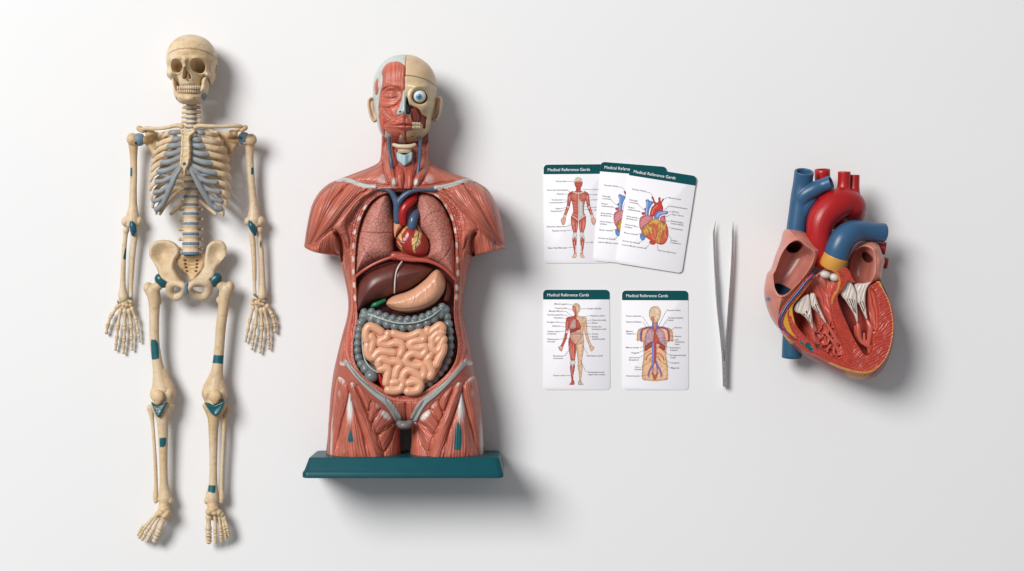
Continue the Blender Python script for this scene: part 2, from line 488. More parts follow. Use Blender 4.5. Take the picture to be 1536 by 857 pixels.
for side, EX, EN, ST in (('l', L_ext, L_end, L_st), ('r', R_ext, R_end, R_st)):
    sgn = -1 if side == 'l' else 1
    for i in range(10):
        ex, en = EX[i], EN[i]
        yb = 197 + i * 9.6
        wr = 3.95 if i else 3.4
        zx = 40 + min(i, 5) * 1.0
        zc = 76 - max(0, i - 5) * 4.0
        mid = ((ex[0] * .6 + en[0] * .4), (ex[1] * .35 + en[1] * .65 + (1.2 if i < 5 else 0)))
        pts = [(287 + sgn * 10, yb, 24, wr * .8), (287 + sgn * 24, yb - 1 + i * .1, 16, wr * .95),
               ((287 + sgn * 24) * .38 + ex[0] * .62, (yb * .55 + ex[1] * .45), 17, wr),
               (ex[0] - sgn * 1.0, ex[1] - 2.0, zx - 6, wr), (ex[0] - sgn * .8, ex[1] + 1.5, zx + 10, wr),
               (mid[0], mid[1] + .6, (zx + 14) * .35 + zc * .65, wr), (en[0], en[1], zc, wr * 1.06)]
        part('rib', tube(pts, 10, 5, (0, 1, .25), .5, 'round', (.70, .56, .39)), M_BONE, SK)
        gw = wr * 1.1
        if ST[i] is not None and i < 6:
            st = ST[i]
            q = [(en[0], en[1], zc, gw), ((en[0] * .6 + st[0] * .4), en[1] * .7 + st[1] * .3 + (1.2 if i > 2 else .3), zc + 3, gw), (st[0], st[1], 77, gw * .86)]
            part('costal_cartilage', tube(q, 10, 5, (0, 1, 0), .6, 'round', GREY), M_CART, SK)
    # the joined cartilage of the lower ribs
    if side == 'l':
        marg = [(272, 251.5, 79, 2.6), (264, 264, 78, 3.2), (258, 277, 75, 4.3), (251.5, 291, 70, 4.6), (245, 305, 64, 4.4), (238.5, 315, 60, 3.6)]
        tg = [(263, 265), (256, 279), (250, 293), (244, 306)]
        upper = [(271.6, 249, 80, 2.0), (262, 258, 78, 2.4), (256, 266, 76, 2.6)]
    else:
        marg = [(284, 251.5, 79, 2.6), (291.5, 265, 78, 3.6), (299, 278, 75, 4.8), (307.5, 292, 70, 4.8), (317, 307, 64, 4.4), (327, 315.5, 60, 3.6)]
        tg = [(293, 266), (300, 279), (308, 292.5), (318, 307)]
        upper = [(284.6, 249, 80, 2.0), (295, 258, 78, 2.6), (303, 263, 76, 2.8)]
    P = [tube(marg, 10, 5, None, 1, 'round'), tube(upper + [(EN[5][0], EN[5][1] + 1, 74, 3.2)], 10, 4)]
    zz = [76, 72, 68, 64]
    for j in range(4):
        e = EN[6 + j] if j < 3 else EN[9]
        P.append(tube([(e[0], e[1], zz[j] - 2, 4.0), ((e[0] + tg[j][0]) / 2, (e[1] + tg[j][1]) / 2 + 1.5, zz[j], 3.6), (tg[j][0], tg[j][1] - 3, 75 - 4 * j, 3.0)], 10, 4, (0, 1, 0), .8))
    P.append(tube([(upper[2][0], upper[2][1], 76, 2.4), (marg[2][0], marg[2][1] - 3, 75, 2.4)], 8, 3))
    union('costal_cartilage', P, M_CART, SK, .8, 3, GREY)
for pts in ([(277, 282, 30, 2.6), (262, 292, 20, 3.0), (248, 308, 22, 3.2), (240, 321, 27, 2.6)],
            [(277, 305, 31, 2.6), (266, 313, 24, 2.9), (256.5, 321, 25, 2.5)],
            [(298, 300, 31, 2.6), (311, 311, 24, 2.9), (323, 321, 25, 2.5)]):
    part('floating_rib', tube(pts, 10, 5, (0, 1, 0), .7, 'round', BONE), M_BONE, SK)

def make_sternum():
    out = [(276, 192.5), (282, 194), (289, 192.5), (294.8, 196.5), (291.5, 202), (287, 206), (286.5, 214), (287.6, 218), (286.8, 222), (287.6, 227), (286.8, 231), (287.2, 237), (285.8, 241),
           (284.8, 247), (282, 252.5), (280.3, 258), (279, 264), (277, 265.3), (275.5, 262), (274.8, 254), (271.5, 251.5), (269.6, 246), (270.3, 238), (270.8, 231), (271.8, 224), (271.4, 215), (272.4, 206), (271.5, 201), (270.8, 196)]
    r = Rel(out, 81, 87, .6, 4); X, Y, sd = r.X, r.Y, r.sd
    n = vn(X / 3, Y / 3, 2)
    z = 81 + 7 * prof(sd, 3.5) - 1.2 * ss(2, 5, sd) + (n - .5) * .5
    c = np.tile((.72, .59, .41), (len(X), 1)); c = mixc(c, (.5, .35, .2), ss(.55, .9, n) * .35)
    d = ell(X, Y, *r.p(276.7, 246.2), 2.5, 2.5); c = mixc(c, (.02, .12, .22), ss(1.15, .9, d)); z -= .8 * ss(1, .4, d)
    for y in (203.5, 221, 236):
        z -= .8 * np.exp(-((Y - r.p(0, y)[1]) / 1.1) ** 2)
    part('sternum', r.mesh(z, 81 - 6 * prof(sd, 3.5), c), M_BONE, SK)
make_sternum()

# --- shoulder girdle
for pts in ([(272.5, 189.5, 77, 4.2), (264, 188.5, 77, 3.3), (248, 192, 76, 2.9), (232, 193.2, 70, 2.9), (221, 192.5, 64, 3.3), (214, 193.8, 60, 3.0)],
            [(294, 190.8, 77, 4.2), (301, 189.0, 77, 3.3), (318, 189.6, 76, 2.9), (336, 190, 70, 2.9), (352, 188.7, 64, 3.3), (361, 189.6, 60, 3.0)]):
    union('clavicle', [tube(pts, 12, 5)], M_BONE, SK, .8, 1, BONE)
def scapula(out, acr, cor, glen):
    r = Rel(out, 24, 28, .9, 4); X, Y, sd = r.X, r.Y, r.sd
    z = 24 + 5 * prof(sd, 4) - 3.0 * ss(4, 12, sd)
    P = [r.mesh(z, 24 - 2.5 * prof(sd, 4) - 3 * ss(4, 12, sd), BONE)]
    P += [tube(acr, 10, 4, None, 1), tube(cor, 10, 4), tube(glen, 10, 3)]
    n = vn(X, Y, 1)
    union('scapula', P, M_BONE, SK, 1.0, 3, (.58, .42, .25))
scapula([(216, 206), (222, 203), (234, 201), (250, 196), (262, 199), (260, 225), (246, 250), (236, 248), (230, 236), (224, 224), (217, 216)],
        [(240, 203, 22, 3.5), (222, 197, 40, 3.6), (208, 192.5, 54, 4.2), (214, 196.5, 58, 3.8)],
        [(232, 206, 26, 4), (226, 203, 46, 4.0), (222, 201.5, 54, 4.6), (229, 199.5, 55, 3.6)],
        [(224, 211, 26, 6), (216, 210, 32, 6.5)])
scapula([(360, 205), (352, 203), (342, 201), (326, 196), (314, 199), (316, 225), (330, 250), (341, 250), (345, 242), (352, 226), (358.5, 216)],
        [(336, 203, 22, 3.5), (356, 195, 40, 3.6), (368, 191.5, 54, 4.2), (363, 195.5, 58, 3.8)],
        [(344, 205, 26, 4), (349, 202, 46, 4.0), (353, 200.5, 54, 4.6), (347, 198.5, 55, 3.6)],
        [(351, 210, 26, 6), (359, 209, 32, 6.5)])

# --- arms
def arm(m, hum_p, rad_p):
    """m mirrors: list-of-points builder for left / right"""
def humerus(pts, head, tub, cond, polys):
    P = [tube(pts, 14, 4), ball(*tub, 14), ] + [ball(*c, 12) for c in cond]
    def pf(X, Y, Z, C):
        for p, c in polys:
            C = mixc(C, c, ss(-.5, .3, sdf(X, Y, p)))
        return C
    h = union('humerus', P + [ball(head[0], head[1], head[2], 9, 9, 9)], M_BONE, SK, .8, 3, BONE, pf)
    part('humeral_head', ball(head[0], head[1], head[2] + .8, 9.7, 9.7, 9.4, 0, 24, (.15, .235, .30)), M_CART, h)
    return h
q = lambda x0, y0, x1, y1: [(x0, y0), (x1, y0), (x1, y1), (x0, y1)]
hl = humerus([(199.5, 211, 30, 8.0), (200, 222, 28, 6.8), (200.4, 240, 25, 5.4), (200.6, 262, 23, 5.3), (199.8, 285, 22, 5.6), (199.5, 308, 21, 6.5), (199, 322, 21, 9.5), (199, 331, 21, 11)],
             (208.6, 209.6, 31), (198.8, 209, 34, 9, 9.6, 9), [(203.6, 213, 35, 5, 6, 6), (188.5, 332.5, 21, 6.6, 8, 8), (195, 336, 22, 6, 6.5, 7), (208.5, 332, 21, 5.5, 7.2, 7), (203, 336, 21, 6, 5.5, 6)],
             [(q(194.4, 252, 198.6, 264.8), TEAL), (spl([(207, 214.5), (204.3, 217.3), (201.4, 214.5), (204.3, 211.6)]), (.004, .10, .15))])
hr = humerus([(375.5, 212, 30, 8.0), (374.8, 223, 28, 6.8), (375, 240, 25, 5.6), (376.3, 262, 23, 5.6), (378, 285, 22, 5.8), (380.4, 308, 21, 6.6), (381, 322, 21, 9.5), (381, 331, 21, 11)],
             (366.2, 208, 31), (376.4, 210, 34, 9, 9.6, 9), [(368.6, 212, 35, 5, 6, 6), (391, 332.5, 21, 6.6, 8, 8), (385, 336, 22, 6, 6.5, 7), (371.5, 332, 21, 5.5, 7.2, 7), (377, 336, 21, 6, 5.5, 6)],
             [(q(376.6, 251.6, 380.4, 262), TEAL), (spl([(368.8, 211.4), (366, 214), (363.2, 211.4), (366, 208.6)]), (.004, .10, .15))])
def forearm(rad, uln, blue, radp):
    def pf(X, Y, Z, C):
        for p, c in radp:
            C = mixc(C, c, ss(-.4, .3, sdf(X, Y, p)))
        return C
    union('radius', [tube(rad, 12, 4)], M_BONE, SK, .7, 2, BONE, pf)
    u = union('ulna', [tube(uln, 12, 4)], M_BONE, SK, .7, 2, BONE)
    union('elbow_cartilage', [tube(blue, 10, 3)], M_GLOSS, SK, .7, 2, (.008, .085, .13))
forearm([(189, 344.5, 20, 4.9), (189, 347, 20, 4.9), (188.6, 351, 19, 3.6), (187.4, 362, 18, 3.4), (185.8, 380, 17, 3.7), (184.8, 405, 16, 3.8), (184.2, 428, 15, 4.6), (184.3, 440, 14, 6.8), (185, 446.5, 14, 7.6)],
        [(201, 343, 19, 4.4), (202.4, 353, 18, 5.0), (200.8, 366, 17, 4.4), (198.8, 388, 16, 3.9), (197.4, 412, 15, 3.5), (196.4, 432, 14, 2.9), (196.4, 444, 14, 3.3)],
        [(197.6, 332.5, 28, 3.6), (199, 339, 29, 5.0), (200.2, 346, 28, 5.2), (199.6, 351.5, 26, 3.2)],
        [(spl([(188.6, 371), (190.2, 380), (188.8, 389), (184.8, 388), (186.2, 380)]), (.006, .09, .10))])
forearm([(389, 343.5, 20, 5.0), (389, 346.5, 20, 4.9), (389.4, 351, 19, 3.7), (390.6, 362, 18, 3.5), (392, 380, 17, 3.9), (393.2, 405, 16, 4.0), (394, 426, 15, 4.6), (393.8, 437, 14, 6.4), (393.4, 443.5, 14, 7.2)],
        [(378, 341, 19, 4.4), (377.6, 351, 18, 4.6), (379.4, 366, 17, 4.4), (381, 388, 16, 3.9), (381.6, 412, 15, 3.5), (381.8, 430, 14, 2.7), (382, 441, 14, 3.2)],
        [(375.6, 333, 28, 3.6), (377.4, 339, 29, 5.0), (380.4, 346, 28, 4.4), (383, 352, 25, 2.4)],
        [(spl([(391.4, 361), (392.6, 368), (391, 372), (389.6, 366)]), (.006, .09, .10))])
part('wrist_cartilage', [tube([(180, 449, 15, 1.5), (187, 447.8, 16, 1.6), (196, 447.5, 15, 1.6), (199, 452, 14, 1.2)], 8, 4, col=(.10, .16, .20)),
                         tube([(177, 452, 14, 1.4), (178.5, 457.5, 14, 1.4)], 8, 2, col=(.10, .16, .20))], M_CART, SK)
part('wrist_cartilage', [tube([(382, 442, 15, 2.4), (383.5, 444, 16, 1.8), (392, 447, 16, 1.5), (399.5, 448.5, 15, 1.4)], 8, 4, col=(.10, .16, .20)),
                         tube([(394, 453, 15, 1.2), (398, 456, 15, 1.2)], 8, 2, col=(.10, .16, .20))], M_CART, SK)

def bone_seg(a, b, z0, z1, r, waist=.62):
    a = np.array(a, float); b = np.array(b, float); L = np.hypot(*(b - a))
    p = lambda t: a + (b - a) * t
    g = r * .45 / max(L, 1e-3)
    g = min(g, .3); ks = [(g + (1 - 2 * g) * q, k) for q, k in ((0, 1.0), (.1, 1.02), (.28, waist + .08), (.55, waist), (.78, waist + .1), (.93, 1.0), (1, .92))]
    return tube([(*p(t), z0 + (z1 - z0) * t, r * k) for t, k in ks], 10, 2, col=BONE)
def hand(name, carp, rays, thumb):
    cx, cy_ = carp
    P = []
    rr = random.Random(int(cx))
    for (dx, dy) in ((-8, -3.6), (-2.5, -5), (3.5, -4.8), (8, -2.4), (-8.2, 2.6), (-3, 2.4), (2.2, 2.8), (7, 3.2), (0, -1)):
        P.append(ball(cx + dx, cy_ + dy, 13 + rr.uniform(-1, 2.4), 3.4 + rr.uniform(-.3, .5), 3.0 + rr.uniform(-.3, .4), 3.4, rr.uniform(-30, 30), 10))
    h = union(name, P, M_BONE, SK, .6, 2, (.60, .42, .23))
    for ray, thick in rays + [(thumb, 1.08)]:
        n = len(ray) - 1
        zs = [13, 11, 9.5, 8, 6.5] if n == 4 else [13, 11, 9, 7.5]
        for i in range(n):
            r = (3.5, 3.2, 2.9, 2.5)[i] * thick
            part('hand_bone', bone_seg(ray[i], ray[i + 1], zs[i], zs[i + 1], r), M_BONE, h)
def ray(a, mcp, tip):
    a, mcp, tip = map(np.array, (a, mcp, tip)); d = tip - mcp
    return [a, mcp, mcp + d * .47, mcp + d * .76, tip]
hand('hand', (188.5, 455.3), [(ray((181, 463), (176.8, 490.5), (173.2, 525.5)), 1.0), (ray((187.3, 464.5), (186.7, 490.5), (185.4, 530.5)), 1.06),
     (ray((193, 464.5), (196.8, 488.5), (198.4, 525.5)), .98), (ray((197.5, 461.5), (204.2, 480.5), (209.8, 513)), .9)], [(177.5, 458), (166.5, 473.5), (161.4, 488.5), (159.6, 500.5)])
hand('hand', (388, 453.5), [(ray((396, 462), (402.2, 488.5), (404, 524)), 1.0), (ray((391.6, 463), (393, 490.5), (390.2, 529.5)), 1.06),
     (ray((385.6, 462.5), (383, 488.5), (377.8, 524.5)), .98), (ray((380.2, 460), (374.8, 480.5), (368.4, 512.8)), .9)], [(399.5, 457.5), (408.6, 472), (412.4, 486.5), (412.6, 498.5)])

# --- pelvis
def pelvis():
    P = []
    for out, tilt in (([(223.5, 376), (226, 367.5), (234, 361.5), (244, 359.8), (254, 360.8), (263, 364.8), (270, 373.5), (269, 383), (263.5, 391), (262, 400), (265.5, 409), (271.5, 418), (278, 424), (277.5, 430), (269, 430),
                     (258, 427), (247, 421), (239, 414), (235, 403), (228.5, 392), (223.8, 384)], -1),
                    ([(308.6, 375), (311.5, 367.5), (318, 362), (326, 360), (334, 361.8), (339.2, 368.5), (340, 376), (337, 385.5), (328.5, 396), (324.5, 407), (321, 416), (314, 423.5), (303, 430), (292, 431),
                      (284, 430), (282.5, 424), (290, 419.5), (299, 411), (305.5, 400), (306.5, 388)], 1)):
        r = Rel(out, 34, 44, .9, 4); X, Y, sd = r.X, r.Y, r.sd
        cxw = 243 if tilt < 0 else 325
        wing = gau(X, Y, cxw, 381, 14, 15)
        z = 34 + 9 * prof(sd, 5) - 13 * wing - 2 + 10 * ss(405, 428, Y)
        zb = 34 - 8 * prof(sd, 5) - 12 * wing + 7 * ss(405, 428, Y)
        P.append(r.mesh(z, zb, BONE))
    # pubic and ischial rings
    P.append(tube([(276, 430, 52, 5), (264, 425, 48, 5.4), (256, 428, 42, 6.8), (255, 437, 36, 6.4), (260.5, 444.5, 32, 6.4), (268, 445, 34, 6), (274.5, 439, 42, 4.4)], 12, 4, closed=True))
    P.append(tube([(284, 430.5, 52, 5), (296, 424, 48, 5.2), (310, 425, 42, 7.4), (312.5, 435, 36, 7.4), (307.5, 444, 32, 7), (298, 444.5, 34, 6.8), (287.5, 439, 42, 5)], 12, 4, closed=True))
    P += [ball(243, 419, 34, 9, 9, 9), ball(322, 418, 34, 9, 9, 9)]
    pv = union('pelvis', P, M_BONE, SK, .9, 4, BONE)
    # sacrum
    out = [(264, 384), (274, 380), (288, 383), (302, 380), (311, 384), (310, 397), (305, 407), (299, 413), (295.5, 421), (290, 424), (285, 421), (281.5, 413), (275, 407), (266, 397)]
    r = Rel(out, 22, 30, .8, 4); X, Y, sd = r.X, r.Y, r.sd
    z = 22 + 9 * prof(sd, 6) - 5 * gau(X, Y, 288, 402, 12, 12) + 9 * gau(X, Y, 288, 382, 12, 5)
    for y, w in ((391, 9), (396.3, 8.6), (401.5, 7.8), (407, 6.6)):
        for s in (-1, 1):
            e = ell(X, Y, *r.p(286.8 + s * w, y), 2.4, 1.7, s * -15); z -= 7 * ss(1.1, .4, e)
        z -= 1.1 * np.exp(-((Y - y - 2.8) / .9) ** 2) * (np.abs(X - 288) < w)
    n = vn(X / 4, Y / 4, 4); z += (n - .5)
    part('sacrum', r.mesh(z, 22 - 12 * prof(sd, 6), (.60, .42, .235)), M_BONE, SK)
    part('pubic_disc', tube([(279.6, 426.5, 56, 3.0), (279.6, 438, 52, 3.0)], 12, 3, col=(.13, .20, .27)), M_CART, SK)
pelvis()

# --- legs
def femur(pts, extra, cap, polys):
    P = [tube(pts, 16, 4)] + extra
    f = union('femur', P, M_BONE, SK, .9, 3, BONE, patch_paint(polys))
    part('femoral_head', tube(cap, 18, 3, None, 1, 'round', (.006, .085, .10)), M_GLOSS, f)
femur([(229, 436, 30, 10.5), (231.5, 448, 29, 9.8), (231.5, 465, 28, 8.0), (231.4, 490, 28, 7.5), (232, 515, 27, 7.4), (235.5, 540, 26, 7.8), (238.5, 558, 25, 9.5), (241.5, 574, 24, 13), (244, 586, 24, 16)],
      [ball(222.5, 432, 30, 7.5, 9, 9), tube([(226, 437, 30, 9), (236, 430, 32, 7.4), (243, 423, 33, 7.5)], 12, 3), ball(238, 452, 26, 5, 6, 6),
       ball(234.5, 591, 25, 9.5, 12, 13), ball(254.0, 590, 25, 9.5, 13, 13), tube([(241.5, 560, 25, 10), (243, 572, 25, 14), (244.3, 582, 25, 17.6), (244.5, 591, 25, 18.6), (244.5, 597, 25, 17.2)], 18, 4, (1, 0, 0), .72)],
      [(240.3, 418.5, 36, 8.6), (245.5, 423.5, 35, 8.9)],
      [(spl([(226.6, 511), (230, 510), (234.6, 510.8), (238, 519), (238.6, 536), (237.5, 538), (228.4, 539.6), (227, 530)], True, 3), TEAL)])
femur([(340, 434, 30, 10.5), (337, 447, 29, 9.4), (334.8, 465, 28, 8.0), (331.4, 490, 28, 7.8), (329.5, 515, 27, 7.6), (327.4, 540, 26, 8.0), (325.5, 558, 25, 9.5), (323.5, 574, 24, 13), (322, 586, 24, 16)],
      [ball(345, 430.5, 30, 7, 9, 9), tube([(341, 435, 30, 9), (331, 428, 32, 7.6), (324, 421, 33, 7.5)], 12, 3), ball(329, 450, 26, 5, 6, 6),
       ball(312, 590, 25, 9.5, 13, 13), ball(332, 591, 25, 9.5, 12, 13), tube([(325, 560, 25, 10), (323.5, 572, 25, 14), (322.2, 582, 25, 17.8), (322, 591, 25, 18.8), (322, 597, 25, 17.2)], 18, 4, (1, 0, 0), .72)],
      [(325, 417.5, 36, 8.6), (319.8, 422.5, 35, 8.9)],
      [([(318.4, 532.5), (337.5, 533.8), (337.2, 546.3), (318, 544.6)], TEAL)])
union('patella', [ball(236.8, 594.5, 42, 9.4, 10.2, 6), ball(237.2, 601, 41, 6, 6.5, 5)], M_BONE, SK, .8, 3, (.68, .50, .30))
union('patella', [ball(322.2, 594, 42, 9.4, 10.2, 6), ball(322.4, 600.5, 41, 6, 6.5, 5)], M_BONE, SK, .8, 3, (.68, .50, .30))
def tibia(pts, extra, polys):
    return union('tibia', [tube(pts, 16, 4)] + extra, M_BONE, SK, .8, 3, BONE, patch_paint(polys))
tl = tibia([(243.5, 607, 24, 15.5), (243.5, 617, 24, 12.5), (244, 630, 25, 9.2), (244.6, 650, 24, 7.7), (245, 680, 23, 6.5), (245.4, 705, 22, 6.0), (246, 726, 21, 6.6), (247, 740, 20, 9.5), (247.5, 748, 20, 10.6)],
           [tube([(243.8, 606, 24, 17.6), (243.8, 610, 24, 17.8), (243.8, 618, 24, 14.5), (244, 628, 24, 10)], 18, 4, (1, 0, 0), .72, 'flat'), ball(256, 751, 20, 4, 6, 7), ball(241, 749, 20, 5, 5, 7)],
           [([(239.2, 657.5), (248, 656.6), (249.4, 658), (248.6, 668), (245, 671), (239.8, 670.8)], TEAL)])
tr = tibia([(322, 607, 24, 15.5), (321.5, 617, 24, 12), (320.5, 630, 25, 8.8), (320, 650, 24, 7.2), (320, 680, 23, 6.2), (320, 705, 22, 5.8), (319.6, 726, 21, 6.6), (318.6, 740, 20, 9.5), (318.5, 748, 20, 10.6)],
           [tube([(322, 606, 24, 18), (322, 610, 24, 18.2), (321.8, 618, 24, 14.5), (321, 628, 24, 10)], 18, 4, (1, 0, 0), .72, 'flat'), ball(310, 751, 20, 4, 6, 7), ball(324, 749, 20, 5, 5, 7)],
           [([(313, 728), (323.6, 728.6), (323, 739), (320, 740), (311.8, 737.5)], TEAL)])
def knee_patch(par, tri, zz, col, speck):
    r = Rel(tri, 38, 42, .6, 4); X, Y, sd = r.X, r.Y, r.sd
    z = 38 + 5.0 * prof(sd, 3.2) - 1.6 * ss(2, 7, sd)
    c = np.tile(col, (len(X), 1))
    if speck:
        n = vn(X / 1.1, Y / 1.1, 3); g = ss(1.5, 4.5, sd) * ss(629, 617, Y + (X - 234) * .9)
        c = mixc(c, (.45, .48, .47), np.clip(g, 0, 1) * ss(.3, .6, n)); z += g * (n - .5) * 1.0
    part('knee_cartilage', r.mesh(z, 38 - 14 * prof(sd, 5), c), M_GLOSS, par)
knee_patch(tl, [(226.5, 603), (232, 606), (238, 608), (244, 606), (251.5, 603.5), (247, 613), (242, 622.5), (237.5, 626.5), (233.5, 622), (229.5, 612)], 37, (.006, .10, .12), True)
knee_patch(tr, [(306.5, 604.5), (313, 604.5), (321, 607), (329, 604), (336.8, 601), (335, 611), (329, 620.5), (323.5, 624.2), (317, 621), (311, 612)], 37, (.006, .10, .13), False)
for pts in ([(225, 612, 20, 5.2), (226.4, 618, 20, 4.6), (228.5, 632, 20, 2.9), (230.8, 660, 20, 2.6), (233, 695, 19, 2.8), (234, 725, 19, 2.8), (233.4, 744, 19, 4.0), (233.6, 752, 19, 3.6)],
            [(339.5, 612, 20, 5.2), (338.6, 619, 20, 4.6), (336.4, 635, 20, 3.2), (335.2, 660, 20, 2.9), (333.4, 695, 19, 2.8), (332.4, 725, 19, 2.9), (332.6, 744, 19, 4.2), (332, 752, 19, 3.6)]):
    union('fibula', [tube(pts, 12, 4)], M_BONE, SK, .7, 2, BONE)

def foot(tars, rays):
    f = union('foot', [ball(*t, 0, 12) for t in tars], M_BONE, SK, .7, 2, (.64, .47, .28))
    for pts, rr, zz in rays:
        for i in range(len(pts) - 1):
            r = rr * 1.15 * (1.0, 1.0, .92, .84)[i]
            part('foot_bone', bone_seg(pts[i], pts[i + 1], zz[i], zz[i + 1], r, .66), M_BONE, f)
def toe(a, m, t, n=4):
    a, m, t = map(np.array, (a, m, t)); d = t - m
    return [a, m, m + d * .5, t] if n == 3 else [a, m, m + d * .5, m + d * .76, t]
Z4 = [24, 24, 23, 20, 17]; Z3 = [25, 25, 23, 18]
foot([(246.5, 757, 20, 9, 6, 12), (246, 764, 26, 9.5, 7, 10), (251, 769, 27, 6, 7, 8), (242, 769, 28, 6, 5.5, 7), (236.5, 771.5, 26, 4.5, 5, 7), (247, 774, 28, 6, 5, 7), (248, 770, 10, 9, 12, 10)],
     [(toe((246.5, 776), (239, 795), (231.4, 813), 3), 4.5, Z3), (toe((241, 773), (228.5, 796.5), (219.6, 813)), 2.9, Z4), (toe((237, 772), (221.5, 795), (212.8, 810.5)), 2.8, Z4),
      (toe((234, 772.5), (216, 793), (208.4, 807.5)), 2.6, Z4), (toe((231.5, 775), (212.5, 792), (206.8, 803.5)), 2.5, Z4)])
foot([(319, 757, 20, 9, 6, 12), (319, 764, 26, 9.5, 7, 10), (313.5, 768, 27, 5.5, 6, 8), (322, 769, 28, 6, 5, 7), (328.5, 769, 26, 5, 5.5, 7), (333, 772, 24, 3.5, 4.5, 6), (321, 770, 10, 9, 12, 10)],
     [(toe((313.4, 773), (312.6, 796), (313.4, 814.4), 3), 4.5, Z3), (toe((322.4, 770.5), (323, 797), (323.9, 815)), 2.9, Z4), (toe((328.3, 770), (331, 794.5), (332.8, 812.5)), 2.8, Z4),
      (toe((332.4, 771.5), (336.4, 791), (339.4, 809.5)), 2.6, Z4), (toe((335.6, 775), (340.4, 789.5), (344, 806)), 2.4, Z4)])
# ================================================================ TORSO
RED = np.array((.46, .122, .080)); DKRED = (.27, .045, .028); TEND = (.66, .64, .62); MINT = (.50, .565, .52); GREYL = (.36, .385, .375)
TO = thing('torso_model', 'open muscle torso model with removable organs on a teal stand', 'anatomical torso', U(607, 430, 0))
MX = 607.6
def mir(pts): return [(2 * MX - x, y) for x, y in pts]
def EX(pts, ox=440, oy=540, s=3.897): return [(ox + a / s, oy + b / s) for a, b in pts]

def fibre(t, u, per, seed):
    w = 3.0 * (vn(u / 26.0, t / 7.0, seed) - .5)
    a = np.sin(2 * math.pi * t / per + w * 2.2)
    b = np.sin(2 * math.pi * t / (per * 2.7) + 1.3 + w * 3)
    return a * .65 + b * .35

def muscle(r, z, c, poly, ang=None, fan=None, h=4.0, w=5.0, per=3.4, amp=.5, col=None, tend=(), seed=0, grv=1.2):
    """raise one muscle belly with running fibres; tend = white tendon spots (x, y, rx, ry, rot, strength)"""
    P = r.f(spl(poly, True, 4)); sd = sdf(r.X, r.Y, P)
    m = sd > -1.5
    if not m.any(): return z, c
    X, Y, s = r.X[m], r.Y[m], sd[m]
    if fan is not None:
        fx, fy = r.p(*fan); R = np.hypot(P[:, 0].mean() - fx, P[:, 1].mean() - fy)
        t = np.arctan2(Y - fy, X - fx) * R; u = np.hypot(X - fx, Y - fy)
        t = np.where(np.abs(t) > 9e9, 0, t)
    else:
        a = math.radians(ang); t = -math.sin(a) * X + math.cos(a) * Y; u = math.cos(a) * X + math.sin(a) * Y
    f = fibre(t, u, per * .88, seed)
    ins = ss(-.4, .8, s)
    dz = 1.45 * h * (1 - np.exp(-np.clip(s, 0, None) / w)) + 1.5 * amp * f * ss(.3, 2.5, s)
    dz = dz - 1.5 * grv * np.exp(-(s / 1.1) ** 2)
    z = z.copy(); z[m] += dz
    base = np.array(RED if col is None else col)
    k = (vn(t / 2.2, u / 40.0, seed + 3) - .5) * .50 + f * .15
    cc = base[None, :] * (1 + k[:, None])
    cc = np.clip(cc, .002, 1)
    for (x, y, rx, ry, rot, st) in tend:
        tx, ty = r.p(x, y)
        e = ell(X, Y, tx, ty, rx, ry, rot) + .35 * (vn(t / 1.8, u / 60, seed + 9) - .5)
        cc = mixc(cc, TEND, st * ss(1.05, .35, e))
    c = c.copy(); c[m] = c[m] * (1 - ins[:, None]) + cc * ins[:, None]
    return z, c

BODY = [(576, 184), (573, 200), (572, 222), (570, 240), (563, 247), (550, 253), (537, 258), (520, 264.5), (504, 270.5), (490, 278), (478, 290), (469, 306), (464, 324), (460, 345), (457.5, 362), (457, 371),
        (470, 378), (488, 382), (504, 384.5), (509, 387), (512, 400), (517, 420), (521, 440), (522.5, 460), (520, 478), (514, 500), (509, 520), (504, 541), (500, 560), (496, 590), (493.5, 625), (492, 650), (491, 690),
        (520, 692), (560, 692), (598, 690), (600, 660), (600.5, 645), (604, 639), (608.5, 638), (613, 639), (617, 645), (617.5, 660), (618, 690), (650, 692), (690, 692), (724, 690), (724.5, 650), (722, 610), (717, 575), (710, 549),
        (704, 515), (699, 490), (695, 470), (695, 450), (698, 428), (703, 405), (709, 386), (714.5, 384.5), (735, 379.5), (757, 373.5), (758.5, 370), (756, 350), (750, 322), (742, 301), (731, 284), (718, 275), (704, 268),
        (688, 263), (671, 257.5), (655, 250), (645, 240), (643, 222), (642, 200), (639, 184)]
CAV = [(607.6, 287), (597, 286.5), (585, 288), (572, 291.5), (560.6, 297.5), (550, 309), (542.6, 323), (537, 340), (533.7, 359), (531.5, 385), (531, 405), (532.4, 430), (533.2, 457.5), (534.5, 480), (531, 500), (528.4, 520), (531.5, 545), (546, 566),
       (573.5, 585), (590, 591.5), (605, 594.4), (622, 592), (636.6, 587), (664, 568), (681, 545), (686, 520), (683, 498), (680, 478), (680, 457.5), (681, 430), (682.5, 405), (682.5, 364), (680, 345), (676, 328), (669, 313), (660.7, 300), (650, 292), (637.6, 288.5), (622, 286.5)]
RIM = [(607.6, 281), (588, 282), (572, 283.5), (560.6, 286.5), (545, 297), (532, 312), (522, 329), (518, 340), (521.5, 355), (523.4, 380), (524.7, 418), (523, 440), (522.9, 466), (518, 492), (515.8, 520), (521, 545), (535, 565), (547.8, 576), (565, 590), (580, 599), (594, 602.5), (607.6, 603.5), (621, 602.5),
       (636, 598.5), (650, 588), (663, 574.5), (680, 560), (692, 544), (697.5, 520), (695, 503), (690, 472), (690.5, 450), (692, 430), (693.5, 400), (694, 370), (696.5, 342), (693, 321), (681, 302.6), (663, 288.5), (648, 284), (625, 281.5)]

